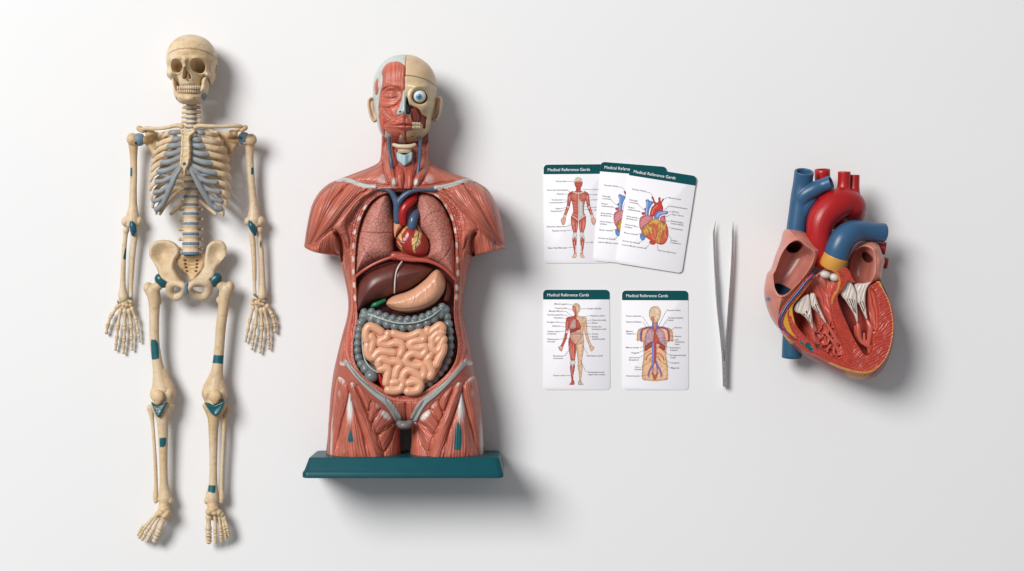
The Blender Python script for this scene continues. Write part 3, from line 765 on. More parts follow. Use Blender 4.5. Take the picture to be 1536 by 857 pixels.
def make_body():
    r = Rel(BODY, 60, 122, .85, 3)
    X, Y = r.X, r.Y
    ext = list(BODY)
    ext = [(x, 800 if y >= 690 else y) for x, y in ext]
    ext = [(x, 120 if y == 184 else y) for x, y in ext]
    ext[15] = (450, 430); ext[16] = (470, 440); ext[17] = (488, 440); ext[18] = (506, 386)
    i = ext.index((714.5, 384.5)); ext[i] = (712, 386); ext[i + 1] = (735, 440); ext[i + 2] = (764, 430); ext[i + 3] = (766, 400)
    psd = np.maximum(sdf(X, Y, spl(ext, True, 3)), 0)
    psd = np.where(psd < -50, r.sd, psd)
    z = 60 + (58 - 9 * ss(560, 620, Y)) * prof(psd, 56)
    cx_ = r.p(607.6, 0)[0]
    z -= (20 * ss(268, 240, Y) + 24 * ss(228, 212, Y)) * ss(60, 30, np.abs(X - cx_)) * prof(psd, 30)
    z += 7 * gau(X, Y, *r.p(484, 325), 24, 34) + 7 * gau(X, Y, *r.p(731, 325), 24, 34)
    z += 3 * gau(X, Y, *r.p(545, 620), 34, 40) + 3 * gau(X, Y, *r.p(671, 620), 34, 40)
    for a in ([(508.5, 390), (509, 372), (507.5, 358), (503, 350)], [(709.5, 390), (708.5, 372), (709, 358), (713, 350)]):
        d = pld(X, Y, r.f(spl(a, False, 4))); z -= 16 * np.exp(-(d / 2.6) ** 2)
    c = np.tile(RED * .8, (len(X), 1))
    M = []
    # --- each side of the body
    Mu = [
        ([(572, 212), (578, 208), (584, 226), (591, 254), (596, 276), (588, 279), (578, 264), (572, 242)], dict(ang=75, h=6, tend=[(592, 275, 6, 10, 10, .9)])),
        ([(571, 238), (577, 260), (584, 277), (566, 276.5), (548, 272), (506, 269.5), (520, 263), (540, 256), (560, 247)], dict(ang=150, h=3, tend=[(572, 268, 8, 10, 30, .35)])),
        ([(593, 247), (603, 251), (606.5, 262), (605, 286), (598, 284), (593, 266)], dict(ang=88, h=4, col=(.44, .075, .045))),
        ([(586, 224), (594, 222), (595, 246), (592, 258), (588, 240)], dict(ang=84, h=2, col=(.42, .07, .045))),
        # deltoid heads
        ([(504, 272), (521, 275), (506, 291), (492, 312), (478, 340), (464, 364), (458, 362), (462, 332), (469, 308), (483, 287)], dict(fan=(452, 400), h=5, w=7, per=3.6, amp=.7)),
        ([(522, 275), (550, 282), (536, 293), (516, 316), (500, 337), (484, 352), (469, 365), (480, 341), (494, 313), (508, 292)], dict(fan=(446, 398), h=4.5, w=6, per=3.2, amp=.7)),
        ([(552, 283), (561, 287), (541, 299), (528, 315), (518, 338), (523, 358), (521, 374), (514, 356), (498, 344), (519, 318), (538, 296)], dict(fan=(480, 362), h=4, w=6, per=3.4)),
        ([(470, 368), (486, 354), (499, 345), (507, 352), (507, 384), (490, 384), (474, 380), (456, 373), (459, 366)], dict(ang=98, h=3, per=3.2, amp=.6)),
        ([(512, 358), (521, 376), (523, 400), (524.5, 420), (522.5, 442), (518, 424), (511, 392)], dict(ang=84, h=1.5, per=4.5, amp=.3)),
        ([(523, 446), (522.6, 468), (517.5, 493), (515.2, 520), (520, 545), (507, 549), (506, 530), (513, 505), (521, 476)], dict(ang=104, h=1.2, per=3.4, amp=.3, tend=[(512, 551, 12, 9, 0, .9)])),
        # thigh
        (EX([(245, 110), (300, 130), (318, 190), (300, 280), (262, 420), (238, 600), (200, 600), (205, 400), (220, 250)]), dict(ang=100, h=3.5, w=6, per=3.4, tend=[(514, 563, 17, 13, 20, .95), (507, 592, 3, 8, 5, .35), (491, 665, 6, 50, 2, .8)])),
        (EX([(326, 190), (346, 260), (376, 350), (415, 470), (440, 600), (236, 600), (250, 480), (290, 330), (310, 250)]), dict(fan=(523, 560), h=6, w=8, per=3.4, amp=.55, tend=[(524, 610, 7, 33, 0, 1.0)])),
        (EX([(318, 165), (348, 135), (400, 245), (442, 345), (500, 475), (520, 600), (440, 600), (412, 470), (372, 340), (340, 240)]), dict(ang=69, h=6, w=6, per=2.8, amp=.5, tend=[(526, 571, 12, 9, 40, .9)])),
        (EX([(372, 150), (452, 238), (430, 305), (405, 245)]), dict(ang=60, h=2.5, per=3)),
        (EX([(458, 240), (506, 288), (452, 372), (434, 318)]), dict(ang=118, h=3, per=2.6, amp=.6, tend=[(568, 610, 8, 5, 45, .5)])),
        (EX([(508, 290), (582, 372), (484, 442), (456, 378)]), dict(ang=128, h=3, per=2.6, amp=.6, tend=[(578, 624, 12, 6, 45, .95)])),
        (EX([(584, 374), (565, 470), (520, 545), (490, 450)]), dict(ang=118, h=2.5, per=3)),
        (EX([(590, 376), (622, 400), (626, 600), (520, 600), (528, 545), (572, 470)]), dict(ang=95, h=2.5, per=3, tend=[(592, 636, 6, 6, 0, .5)])),
    ]
    for n_, (poly, kw) in enumerate(Mu):
        z, c = muscle(r, z, c, poly, seed=n_, **kw)
        kw = dict(kw)
        if 'ang' in kw: kw['ang'] = 180 - kw['ang']
        if 'fan' in kw: kw['fan'] = (2 * MX - kw['fan'][0], kw['fan'][1])
        if 'tend' in kw: kw['tend'] = [(2 * MX - x, y, rx, ry, -ro, s) for (x, y, rx, ry, ro, s) in kw['tend']]
        z, c = muscle(r, z, c, mir(poly), seed=n_ + 40, **kw)
    z, c = muscle(r, z, c, [(579, 600), (594, 603.5), (607, 604.5), (607, 634), (598, 633), (590, 620)], ang=92, h=2, per=3, seed=80)
    z, c = muscle(r, z, c, [(636, 600), (621, 603.5), (608.3, 604.5), (608.3, 634), (617, 633), (625, 620)], ang=88, h=2, per=3, seed=81)
    # serratus slips and side creases
    for s in (1, -1):
        for (x, y) in ((514, 396), (516.5, 405), (517, 384)):
            q = [(x - 2, y + 3), (x + 1.5, y - 3)]
            if s < 0: q = mir(q)
            d = pld(X, Y, r.f(q)); z -= 1.6 * np.exp(-(d / .9) ** 2)
    # collar bones
    for q in ([(503, 267.8), (512, 267.5), (524, 270.5), (540, 276.5), (552, 279.5), (561.5, 279.5)], [(711, 267.2), (702, 268), (690, 271.5), (676, 276.5), (664, 279.8), (654, 280.8)]):
        P = r.f(spl(q, False, 4)); d = pld(X, Y, P)
        m = ss(3.7, 2.6, d); z += 3.2 * np.sqrt(np.clip(1 - (d / 3.8) ** 2, 0, 1)); c = mixc(c, (.48, .50, .475), m * .96)
    # fleshy neck tendon spots near collar
    # --- cut rim
    rim = sdf(X, Y, r.f(spl(RIM, True, 4))); cav = sdf(X, Y, r.f(spl(CAV, True, 4)))
    inr = (rim > -2)
    top = Y > r.p(0, 283)[1]
    m = ss(-.3, .5, rim) * top
    zr = 60 + 51 * prof(psd, 40) - 2.5 - 4 * ss(560, 600, Y)
    n = vn(X / 1.3, Y / 1.3, 5)
    dc = -cav
    st = np.sin(dc * 1.9 + 2 * vn(X / 14, Y / 14, 2))
    low = ss(490, 560, Y)
    zr = zr + (n - .5) * 1.1 + st * .6 * (1 - .5 * low)
    z = z * (1 - m) + np.minimum(zr, z + 1) * m
    cr = np.array((.38, .070, .044))[None, :] * (1 + .38 * st + .3 * (n - .5))[:, None]
    cr = mixc(cr, (.62, .30, .22), ss(.74, .95, n) * .55 * (1 - low))
    cr = mixc(cr, (.56, .20, .135), ss(2.0, .8, np.abs(dc - 1.2)) * .5)
    wide = ss(395, 350, Y)
    cr = mixc(cr, (.56, .19, .13), ss(2.4, 1.2, np.abs(rim - 1.5)) * .8)
    c = c * (1 - m[:, None]) + cr * m[:, None]
    ribs = [(546.5, 311, 35), (537.5, 328, 25), (531.4, 348, 14), (528.9, 369, 6), (528, 388.6, 2), (528, 408, 0), (528.7, 428, -3), (530, 447.5, -8),
            (655, 294, -52), (667.5, 309.5, -38), (677, 327, -25), (682, 346, -14), (684.6, 368, -6), (686.3, 390, 0), (686.4, 410, 2), (684.6, 432, 4), (684, 446, 4)]
    for (x, y, ro) in ribs:
        e = ell(X, Y, *r.p(x, y), 2.3, 5.0, ro); g = ss(1.12, .85, e)
        c = mixc(c, (.62, .40, .34), g); c = mixc(c, (.70, .56, .50), ss(.75, .4, e)); z += .9 * g
    # --- cavity
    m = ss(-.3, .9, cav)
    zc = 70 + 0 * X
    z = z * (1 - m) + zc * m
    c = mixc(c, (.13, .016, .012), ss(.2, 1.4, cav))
    # grey groin ligaments
    for s in (1, -1):
        q = [(517, 543), (522, 549), (534, 563), (548, 577.5), (563, 590.5), (578, 602), (588, 615), (595.5, 630)]
        if s < 0: q = mir(q)
        P = r.f(spl(q, False, 4)); d = pld(X, Y, P); wv = 3.6 + 2.2 * ss(560, 610, Y)
        m = ss(0, -1.0, d - wv) * (cav < -1); z = np.maximum(z, z * (1 - m) + (z + 2.6) * m) ; c = mixc(c, GREYL, m)
    # teal injection patches
    for q in ([(525.4, 644.5), (527.8, 652), (529.6, 662.9), (520.8, 662.9), (522.6, 652)], [(686.3, 633.2), (690.5, 641), (692.8, 650.3), (691.8, 673.4), (686, 676), (681, 674.5), (681.8, 655), (683.3, 642.6)]):
        d = sdf(X, Y, r.f(spl(q, True, 3))); c = mixc(c, (.006, .105, .12), ss(-.5, .4, d))
    d = sdf(X, Y, r.f([(741, 356), (745, 366), (740, 368.5)])); c = mixc(c, (.13, .09, .09), ss(-.5, .5, d))
    # grey sawn ends of the arms
    e = (r.b | (r.sd < .5)) & (Y > 371) & (Y < 388) & (np.abs(X - 607) > 96)
    c[e] = (.36, .30, .28)
    zb = 60 - 56 * prof(psd, 56)
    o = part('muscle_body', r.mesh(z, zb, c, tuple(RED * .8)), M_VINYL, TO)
    return o
body = make_body()
union('groin', [ball(607, 638, 104, 11, 6.5, 10), ball(600, 635, 102, 6, 5, 8), ball(614, 635, 102, 6, 5, 8)], M_VINYL, body, .9, 2, (.16, .16, .165))

def make_head():
    out = [(608, 82.5), (590, 85), (575, 94), (565, 108), (560, 124), (559.3, 140), (560.5, 154), (563, 170), (566.5, 188), (571, 200), (580, 208.5), (593, 213.5), (608, 216), (624, 212.8), (634, 207), (643, 197),
           (648, 180), (651.5, 165), (654.3, 150), (655.3, 135), (654, 119), (648, 104), (638, 93), (624, 85)]
    A = lambda pts: [(500 + a / 5.358, 70 + b / 5.358) for a, b in pts]
    r = Rel(out, 66, 116, .6); X, Y, sd = r.X, r.Y, r.sd
    z = 66 + 47 * prof(sd, 40)
    E = lambda x, y: r.p(x, y)
    G = lambda x, y, rx, ry, h, ro=0: h * gau(X, Y, *r.p(x, y), rx, ry, ro)
    xm = r.p(607.7, 0)[0]; left = ss(.5, -.5, X - xm); right = 1 - left
    z += G(607, 162, 6.5, 11, 13) + G(606.5, 150, 4, 12, 5) + G(606, 169, 8.5, 4.5, 6)
    z += G(606, 187, 15, 9, 5) + G(607, 206, 12, 7, 4) + G(585, 130.5, 12, 4, 5) + G(630, 129.5, 13, 4, 5)
    z -= G(586, 143, 12.5, 9, 8.5) ; z += G(585.5, 143.5, 8.5, 6, 8.5)
    d = pld(X, Y, r.f(spl(A([(398, 400), (430, 413), (465, 416), (512, 402)]), False, 4))); z -= 2.4 * np.exp(-(d / .8) ** 2); lid = d
    d2 = pld(X, Y, r.f(spl(A([(395, 385), (430, 360), (470, 355), (515, 380)]), False, 4))); z -= .9 * np.exp(-(d2 / .8) ** 2)
    c = np.tile(MINT, (len(X), 1))
    def mus(poly, ang, h=2.0, per=2.6, amp=.3, col=None, seed=0, **k):
        nonlocal z, c
        z, c = muscle(r, z, c, A(poly), ang=ang, h=h, w=3.0, per=per, amp=amp, seed=seed, col=col, grv=.7, **k)
    LR = (.52, .135, .088)
    bs = sdf(X, Y, r.f(spl(A([(385, 300), (400, 150), (480, 110), (560, 135), (576, 200), (577, 560), (577, 690), (540, 690), (450, 690), (420, 680), (390, 640), (372, 560), (352, 500), (358, 430), (365, 380)]), True, 4)))
    c = mixc(c, (.42, .095, .062), ss(-.6, .8, bs))
    mus([(400, 145), (430, 118), (480, 108), (520, 110), (550, 128), (574, 160), (574, 250), (574, 345), (548, 350), (520, 330), (470, 318), (420, 330), (385, 345), (388, 290), (392, 240), (380, 195)], 90, 2.0, 2.4, .35, LR, 1)
    mus([(345, 240), (358, 270), (360, 330), (345, 375), (325, 370), (316, 320), (322, 270)], 90, 1.6, 2.8, .25, (.50, .15, .10), 2)
    mus([(385, 350), (430, 325), (480, 320), (530, 345), (556, 370), (540, 430), (505, 465), (450, 490), (395, 480), (362, 440), (362, 395)], 0, 2.2, 2.6, .2, LR, 3)
    mus([(350, 495), (385, 485), (440, 540), (500, 575), (480, 610), (420, 560)], 35, 1.8, 2.0, .3, (.55, .16, .10), 4)
    mus([(440, 495), (500, 470), (545, 430), (545, 500), (515, 520), (515, 552), (530, 560), (500, 590), (470, 560)], 60, 1.6, 2.0, .25, LR, 5)
    mus([(350, 530), (388, 545), (405, 600), (405, 690), (385, 700), (365, 650)], 80, 2.0, 2.4, .3, (.48, .10, .065), 6)
    mus([(440, 600), (500, 570), (576, 555), (576, 742), (556, 742), (532, 700), (512, 744), (488, 748), (452, 735), (440, 690), (400, 655), (400, 620)], 10, 2.0, 2.6, .2, LR, 7)
    # right half: bone
    bone = np.array((.60, .455, .27))
    n = vn(X / 8, Y / 8, 6)
    cb = np.tile(bone, (len(X), 1)); cb = mixc(cb, (.46, .32, .17), ss(.5, .9, n) * .35)
    capl = r.f(spl(A([(577, 232), (640, 236), (720, 252), (785, 277), (828, 305)]), False, 4))
    cap = ss(1, -1, Y - np.interp(X, capl[:, 0], capl[:, 1]))
    cb = mixc(cb, (.66, .47, .29), cap * right)
    z += 1.4 * cap * right
    lip = sdf(X, Y, r.f(spl(A([(577, 555), (610, 575), (640, 600), (640, 655), (600, 672), (577, 670)]), True, 4)))
    rb = right * (1 - ss(-.5, .5, lip))
    c = c * (1 - rb[:, None]) + cb * rb[:, None]
    c = mixc(c, LR, right * ss(-.5, .5, lip))
    d = pld(X, Y, capl); z -= 1.4 * np.exp(-(d / .7) ** 2) * right; c = mixc(c, (.22, .14, .08), ss(.8, .3, d) * right * .8)
    # orbit
    e = ell(X, Y, *E(628.8, 144.6), 11.8, 11.2); z += (1.6 * np.exp(-((e - 1.2) / .2) ** 2) - 15 * ss(1.0, .8, e)) * right
    # cheek bone, hollow, temple
    z += (G(644, 158, 9, 6, 6, -20) + G(634, 162, 9, 5, 4, 20)) * right
    z -= G(650, 128, 6, 16, 5) * right
    hol = sdf(X, Y, r.f(spl(A([(612, 470), (650, 482), (690, 500), (715, 540), (745, 555), (742, 600), (735, 640), (712, 650), (700, 610), (655, 612), (630, 590), (618, 540)]), True, 4)))
    g = ss(-.3, 1.5, hol) * right; z -= 6 * g
    fb = fibre(-.9 * X + .3 * Y, Y, 2.6, 4)
    c = mixc(c, (.24, .040, .030), g)
    z, c = muscle(r, z, c, A([(618, 490), (665, 490), (692, 530), (688, 580), (660, 606), (640, 600), (625, 560)]), ang=70, h=4, w=3, per=2.4, amp=.35, col=(.30, .055, .04), seed=22)
    ns = sdf(X, Y, r.f(spl(A([(583, 415), (596, 410), (606, 445), (618, 490), (618, 538), (598, 545), (583, 540)]), True, 4)))
    z -= 9 * ss(-.4, 1.6, ns); c = mixc(c, (.035, .04, .05), ss(0, .8, ns))
    d = pld(X, Y, r.f(A([(592, 470), (606, 520)]))); c = mixc(c, (.09, .15, .20), ss(2.2, 1.2, d) * (ns > .4))
    # nose left: pale cartilage
    ns = sdf(X, Y, r.f(spl(A([(562, 358), (577, 356), (580, 450), (582, 548), (550, 546), (512, 548), (512, 515), (530, 490), (548, 430), (556, 390)]), True, 3)))
    c = mixc(c, (.47, .56, .545), ss(-.5, .6, ns)); z += 1.2 * ss(0, 2, ns)
    e = ell(X, Y, *E(*A([(538, 527)])[0]), 2.5, 1.5); z -= 4 * ss(1.15, .4, e); c = mixc(c, (.04, .035, .035), ss(1.0, .6, e))
    # lips
    up = sdf(X, Y, r.f(spl(A([(482, 628), (520, 600), (555, 588), (577, 594), (600, 588), (636, 612), (640, 630), (580, 628), (520, 632)]), True, 3)))
    lo = sdf(X, Y, r.f(spl(A([(490, 634), (530, 634), (580, 632), (636, 634), (630, 655), (585, 668), (530, 660)]), True, 3)))
    for q, cc in ((up, (.50, .115, .08)), (lo, (.58, .16, .12))):
        m = ss(-.3, .6, q); c = mixc(c, cc, m); z += 4.6 * (1 - np.exp(-np.clip(q, 0, None) / 1.4))
    d = pld(X, Y, r.f(spl(A([(484, 630), (530, 632), (580, 629), (638, 634)]), False, 3))); z -= 2 * np.exp(-(d / .7) ** 2)
    # jaw of the bone half
    jaw = pld(X, Y, r.f(spl(A([(583, 668), (640, 672), (700, 662)]), False, 3))); z -= .9 * np.exp(-(jaw / .8) ** 2) * right
    for (x, y) in ((630, 712), (664, 722)):
        e = ell(X, Y, *E(*A([(x, y)])[0]), 1.3, 1.1); z -= 2 * ss(1.2, .5, e); c = mixc(c, (.16, .10, .06), ss(1.1, .6, e))
    # seam between the halves
    seam = np.abs(X - xm); m = ((Y < r.p(0, 114)[1]) | (Y > r.p(0, 196)[1])).astype(float)
    z -= 2.0 * np.exp(-(seam / .75) ** 2) * m; c = mixc(c, (.08, .06, .05), ss(.8, .3, seam) * m * .8)
    hd = part('head', r.mesh(z, 66 - 48 * prof(sd, 40), c, (.5, .4, .3)), M_VINYL, TO)
    T = []
    for row, (y0, y1, k) in enumerate(((606, 632, 5), (634, 660, 5))):
        for i in range(k):
            a = A([(642 + i * 12.5, (y0 + y1) / 2 + i * .5)])[0]
            T.append(ball(a[0], a[1], 119 - i * 1.6, 1.35, 2.5, 2.0, 0, 8, (.62, .50, .32)))
    part('teeth', T, M_GLOSS, hd)
    ey = part('eye', ball(628.8, 144.3, 103, 9.5, 9.5, 9.5, 0, 32, (.70, .685, .665)), M_GLOSS, hd)
    part('iris', ball(628.6, 144.8, 110.1, 4.9, 4.9, 3.1, 0, 24, (.06, .27, .50)), M_GLOSS, hd)
    part('pupil', ball(628.6, 144.9, 112.1, 2.1, 2.1, 1.4, 0, 16, (.012, .012, .016)), M_GLOSS, hd)
    for s, out in ((-1, [(567, 150), (562, 146), (556, 145.6), (552, 149), (551, 156), (552.3, 166), (554.5, 175), (558, 182), (562, 184.3), (566, 181), (568, 170)]),
                   (1, [(647, 152), (653, 147), (659, 145), (663, 147.5), (664.2, 155), (662.8, 166), (660, 175), (656, 182), (652, 183), (648, 180), (646, 168)])):
        r = Rel(out, 62, 70, .6, 4); X, Y, sd = r.X, r.Y, r.sd
        z = 62 + 8 * prof(sd, 3) - 6 * ss(2.4, 5.5, sd) + 2.5 * gau(X, Y, *r.p(558 if s < 0 else 656, 160), 2, 9, 10 * s)
        part('ear', r.mesh(z, 62 - 6 * prof(sd, 4), (.62, .43, .29)), M_VINYL, hd)
make_head()

# --- neck
def tubeset(name, lst, mat, parent, col, vox=.7, sm=2):
    return union(name, [tube(p, 12, 5) for p in lst], mat, parent, vox, sm, col)
VB = (.055, .095, .165)
part('jugular_vein', tube([(583.4, 208, 84, 2.6), (584.2, 222, 95, 2.6), (586.5, 240, 104, 2.4), (588, 252, 104, 2.2)], 12, 5, col=VB), M_ORGAN, TO)
part('jugular_vein', tube([(630.6, 208, 84, 2.6), (629.8, 224, 95, 2.6), (628.6, 246, 106, 2.4), (625.5, 266, 110, 2.4), (623, 284, 112, 2.6)], 12, 5, col=VB), M_ORGAN, TO)
part('hyoid_bone', [tube([(591, 217.5, 100, 2.8), (598, 219.5, 103, 3.2), (607, 220, 104, 3.2), (616, 219.5, 103, 3.2), (622, 217.5, 100, 2.8)], 12, 4, (0, 1, 0), .8, col=(.60, .50, .36)),
                    tube([(607, 219, 97, 10.5), (607, 230, 97, 10.5)], 18, 3, (1, 0, 0), .55, 'flat', (.60, .42, .27))], M_VINYL, TO)
def shield():
    out = [(595, 228.5), (600, 230), (607, 232.5), (613, 230), (618.5, 228.5), (618, 240), (614, 245), (607.2, 250), (600, 245), (595.6, 240)]
    r = Rel(out, 99, 104, .6, 4); X, Y, sd = r.X, r.Y, r.sd
    z = 99 + 3 * prof(sd, 2.5) + 5 * np.exp(-((X - r.p(607, 0)[0]) / 4.5) ** 2)
    part('thyroid_cartilage', r.mesh(z, 99 - 5 * prof(sd, 3), (.36, .50, .54)), M_VINYL, TO)
shield()
tr_ = [tube([(607.6, 262, 100, 3.4), (607.6, 294, 96, 4.2)], 14, 3, col=(.36, .46, .50))]
for y in (268, 272.5, 277, 281.5, 286, 290):
    tr_.append(tube([(603.8, y, 98.5, 1.2), (607.6, y + .3, 103.2, 1.4), (611.4, y, 98.5, 1.2)], 8, 3, col=(.42, .53, .57)))
part('trachea', tr_, M_VINYL, TO)

# --- chest organs
def lung(out, fiss, seed):
    r = Rel(out, 86, 112, .75, 5); X, Y, sd = r.X, r.Y, r.sd
    a = .35
    u = X * math.cos(a) + Y * math.sin(a); v = -X * math.sin(a) + Y * math.cos(a)
    w1 = vn(X / 8, Y / 8, seed) * 6
    cl = cells((u + w1 * .4) / 6.5, (v + w1 * .5) / 5.0, seed); cl2 = cells(X / 3.1, Y / 2.7, seed + 3)
    z = 86 + 27 * prof(sd, 24) + .6 * ss(.02, .3, cl) + .2 * ss(.02, .3, cl2) - .8
    c = np.tile((.50, .205, .165), (len(X), 1)) * (1 + .22 * (vn(X / 5, Y / 5, seed + 1) - .5))[:, None]
    c = mixc(c, (.36, .115, .085), ss(.2, .02, cl) * .8)
    for q in fiss:
        d = pld(X, Y, r.f(spl(q, False, 4))); z -= 1.6 * np.exp(-(d / .8) ** 2); c = mixc(c, (.26, .07, .05), ss(.9, .3, d) * .7)
    part('lung', r.mesh(z, 86 - 10 * prof(sd, 10), c, (.3, .1, .08)), M_LUNG, TO)
M_LUNG = material('lung_vinyl', .5, .35, [(50, .45, .75, (.88, .82, .8))], (260, .1, .0008))
lung([(579, 289.5), (572, 291), (562, 299), (552, 311), (544.5, 327), (538.5, 345), (535, 362), (533, 385), (532.6, 402), (533.5, 415.5), (545, 404.5), (565, 393), (590.3, 384), (590.8, 360), (590.3, 330), (588, 304), (584.5, 292)],
     [[(541, 347), (556, 349.5), (575, 349.8), (591, 348.5)], [(543, 368), (548, 378), (556, 386), (562, 392)]], 11)
lung([(634, 288.5), (627.5, 292), (624.5, 302), (623.8, 322), (625.5, 335), (629.5, 345), (636, 352), (641.5, 359), (643.5, 367), (640.5, 380), (637.5, 389), (652, 393), (668, 403), (683, 418.5), (683.2, 400), (682.6, 380), (681, 362), (677.5, 342), (672, 325), (663, 307.5), (653, 296), (643, 290)],
     [[(634, 334), (640, 325), (650, 319), (662, 316)], [(677, 358), (674, 376), (664, 389), (655, 394)]], 17)
part('diaphragm', [tube([(533.5, 415.5, 104, 2.4), (545, 406, 110, 2.4), (565, 394.5, 113, 2.4), (590, 385.5, 113, 2.4), (600, 387.5, 112, 3.2), (616, 389.6, 112, 3.6), (638, 391, 113, 3.0), (655, 396.5, 113, 2.4), (670, 406, 110, 2.4), (682.5, 419.5, 104, 2.4)], 10, 6, col=(.44, .075, .05)),
                   tube([(590, 384, 96, 7), (612, 386, 96, 8), (640, 388, 96, 7)], 10, 3, col=(.34, .05, .035))], M_GLOSS, TO)

def chest_heart():
    out = [(607, 339.5), (600, 348), (594.6, 357), (594, 365), (598, 374), (607, 380.5), (619, 385), (631, 386.8), (638.5, 383.5), (643.2, 376), (643.4, 366.5), (640, 356.5), (632.5, 347.5), (625, 342), (617, 338)]
    r = Rel(out, 98, 114, .55, 4); X, Y, sd = r.X, r.Y, r.sd
    z = 98 + 19 * prof(sd, 18)
    c = np.tile((.33, .025, .018), (len(X), 1))
    D = lambda pts: r.f([(560 + a / 7.143, 280 + b / 7.143) for a, b in pts])
    for poly in ([(345, 440), (365, 395), (400, 392), (455, 420), (462, 470), (430, 452), (380, 440)], [(330, 450), (350, 440), (300, 530), (300, 600), (260, 560), (252, 545)],
                 [(445, 490), (480, 470), (515, 490), (510, 560), (500, 620), (470, 640), (445, 710), (420, 650), (415, 570), (440, 540)], [(255, 580), (300, 640), (310, 690), (270, 640)]):
        d = sdf(X, Y, spl(D(poly), True, 3)); n = vn(X / 1.4, Y / 1.4, 3)
        c = mixc(c, (.68, .42, .13), ss(-.8, .8, d + (n - .5) * 1.6)); z += .5 * ss(-.5, 1, d)
    for l, w in (([(485, 470), (480, 540), (460, 600), (445, 690)], .55), ([(482, 520), (440, 545), (415, 550)], .4), ([(478, 545), (510, 580), (520, 610)], .4), ([(465, 590), (430, 620), (415, 660)], .4),
                 ([(470, 580), (495, 620), (510, 650)], .4), ([(455, 640), (465, 690)], .4), ([(260, 545), (310, 600), (335, 610)], .5), ([(300, 500), (340, 545)], .35), ([(255, 600), (290, 650), (320, 665)], .45), ([(320, 490), (345, 520)], .35), ([(480, 475), (520, 480)], .4)):
        d = pld(X, Y, spl(D(l), False, 4)); m = ss(w + .35, w - .15, d); c = mixc(c, (.045, .06, .10), m); z += .5 * m
    h = part('heart', r.mesh(z, 98 - 10 * prof(sd, 8), c), M_GLOSS, TO)
    def blobp(name, out, z0, h_, R, col, res=.6):
        r = Rel(out, z0, z0 + h_ * .7, res, 4)
        return part(name, r.mesh(z0 + h_ * prof(r.sd, R), z0 - 8 * prof(r.sd, R), col), M_GLOSS, h)
    blobp('heart_atrium', [(592, 329), (600, 329.5), (609, 333), (606, 340), (598, 350), (593, 358), (590.6, 350), (590.4, 338)], 94, 12, 7, (.66, .34, .21))
    blobp('heart_atrium', [(625.5, 336), (629, 339), (632, 345), (634, 350), (628, 347), (625, 343)], 94, 12, 5, (.66, .34, .21))
    part('aorta', tube([(604.5, 333, 106, 6.6), (604, 322, 109, 6.8), (607.5, 312, 110, 6.8), (614, 305, 108, 6.6), (620, 298, 103, 6), (622, 290, 98, 5.5)], 16, 6, col=(.36, .010, .010)), M_GLOSS, h)
    part('pulmonary_trunk', [tube([(617.5, 341, 108, 7.0), (619.5, 331, 109, 7.0), (622.5, 323, 106, 6.2), (626, 318, 100, 5)], 16, 6, col=VB)], M_GLOSS, h)
    union('vena_cava', [tube([(595.5, 331, 106, 5.4), (595.3, 318, 108, 5.4), (595.5, 306, 110, 5.8), (591.5, 296, 111, 4.8), (586, 287.5, 112, 4.0), (578, 284, 112, 3.2), (568, 283.4, 112, 2.9), (561, 283.6, 111, 2.9)], 14, 6),
                        tube([(596, 308, 110, 5.4), (602, 298, 112, 4.8), (611, 290.5, 113, 4.2), (621, 286, 113, 3.6), (635, 284.2, 112, 3.3), (653, 284.8, 111, 3.2)], 14, 6), tube([(587, 289, 112, 3.4), (585.5, 282, 111, 2.8), (586, 276, 109, 2.6)], 12, 4)],
          M_ORGAN, h, .7, 3, VB)
chest_heart()

# --- belly organs
def organ(name, out, z0, h, R, col, mat=M_ORGAN, zf=None, res=.75, mod=None, parent=None, back=12):
    r = Rel(out, z0, zf if zf is not None else z0 + h * .8, res, 5)
    z = z0 + h * prof(r.sd, R); c = np.tile(col, (len(r.X), 1))
    if mod: z, c = mod(r, z, c)
    return part(name, r.mesh(z, z0 - back * prof(r.sd, R), c), mat, parent or TO)
def liver_mod(r, z, c):
    z = z + 2.0 * gau(r.X, r.Y, *r.p(565, 425), 26, 20) - 2.5 * np.exp(-(pld(r.X, r.Y, r.f(spl([(602.4, 392), (595.4, 405), (592, 422.5), (591.5, 439)], False, 4))) / 2.0) ** 2)
    n = vn(r.X / 9, r.Y / 9, 2)
    return z, c * (1 + .25 * (n - .5))[:, None]
lv = organ('liver', [(536.5, 468.5), (535.3, 455), (535.4, 440), (539, 425), (547, 412), (558, 403), (573, 396.5), (589, 392.5), (603, 391.2), (618, 392), (634, 395.5), (646, 400.5), (651, 404), (645, 412), (634, 421.5), (622, 430), (612, 435.5), (601, 439.5), (591, 442), (579, 447.5), (566, 452.5), (552, 458.5), (543, 464)],
           88, 27, 26, (.115, .027, .020), mod=liver_mod)
part('ligament', tube([(603, 392.5, 110, 1.1), (598, 399.5, 114.5, 1.2), (594.5, 408, 115.2, 1.2), (592.6, 420, 115.0, 1.2), (592, 431, 113.4, 1.2), (591.6, 439.5, 106, 1.1)], 8, 5, col=(.62, .56, .54)), M_GLOSS, lv)
def stom_mod(r, z, c):
    q = r.f(spl([(581, 457), (591, 462), (604, 464.3), (620, 463), (636, 459), (650, 451), (660, 441), (666, 429)], False, 5))
    d = pld(r.X, r.Y, q); z = z - 1.2 * np.exp(-(d / .75) ** 2); c = mixc(c, (.40, .15, .09), ss(.9, .3, d) * .6)
    n = vn(r.X / 3, r.Y / 7, 5)
    for l in ([(620, 436), (622, 446), (618, 455)], [(636, 424), (640, 436), (638, 448)], [(630, 430), (633, 440)], [(648, 412), (654, 420), (655, 430)], [(645, 422), (650, 432)]):
        z = z + .5 * np.exp(-(pld(r.X, r.Y, r.f(spl(l, False, 4))) / .8) ** 2)
    return z + (n - .5) * .5, c
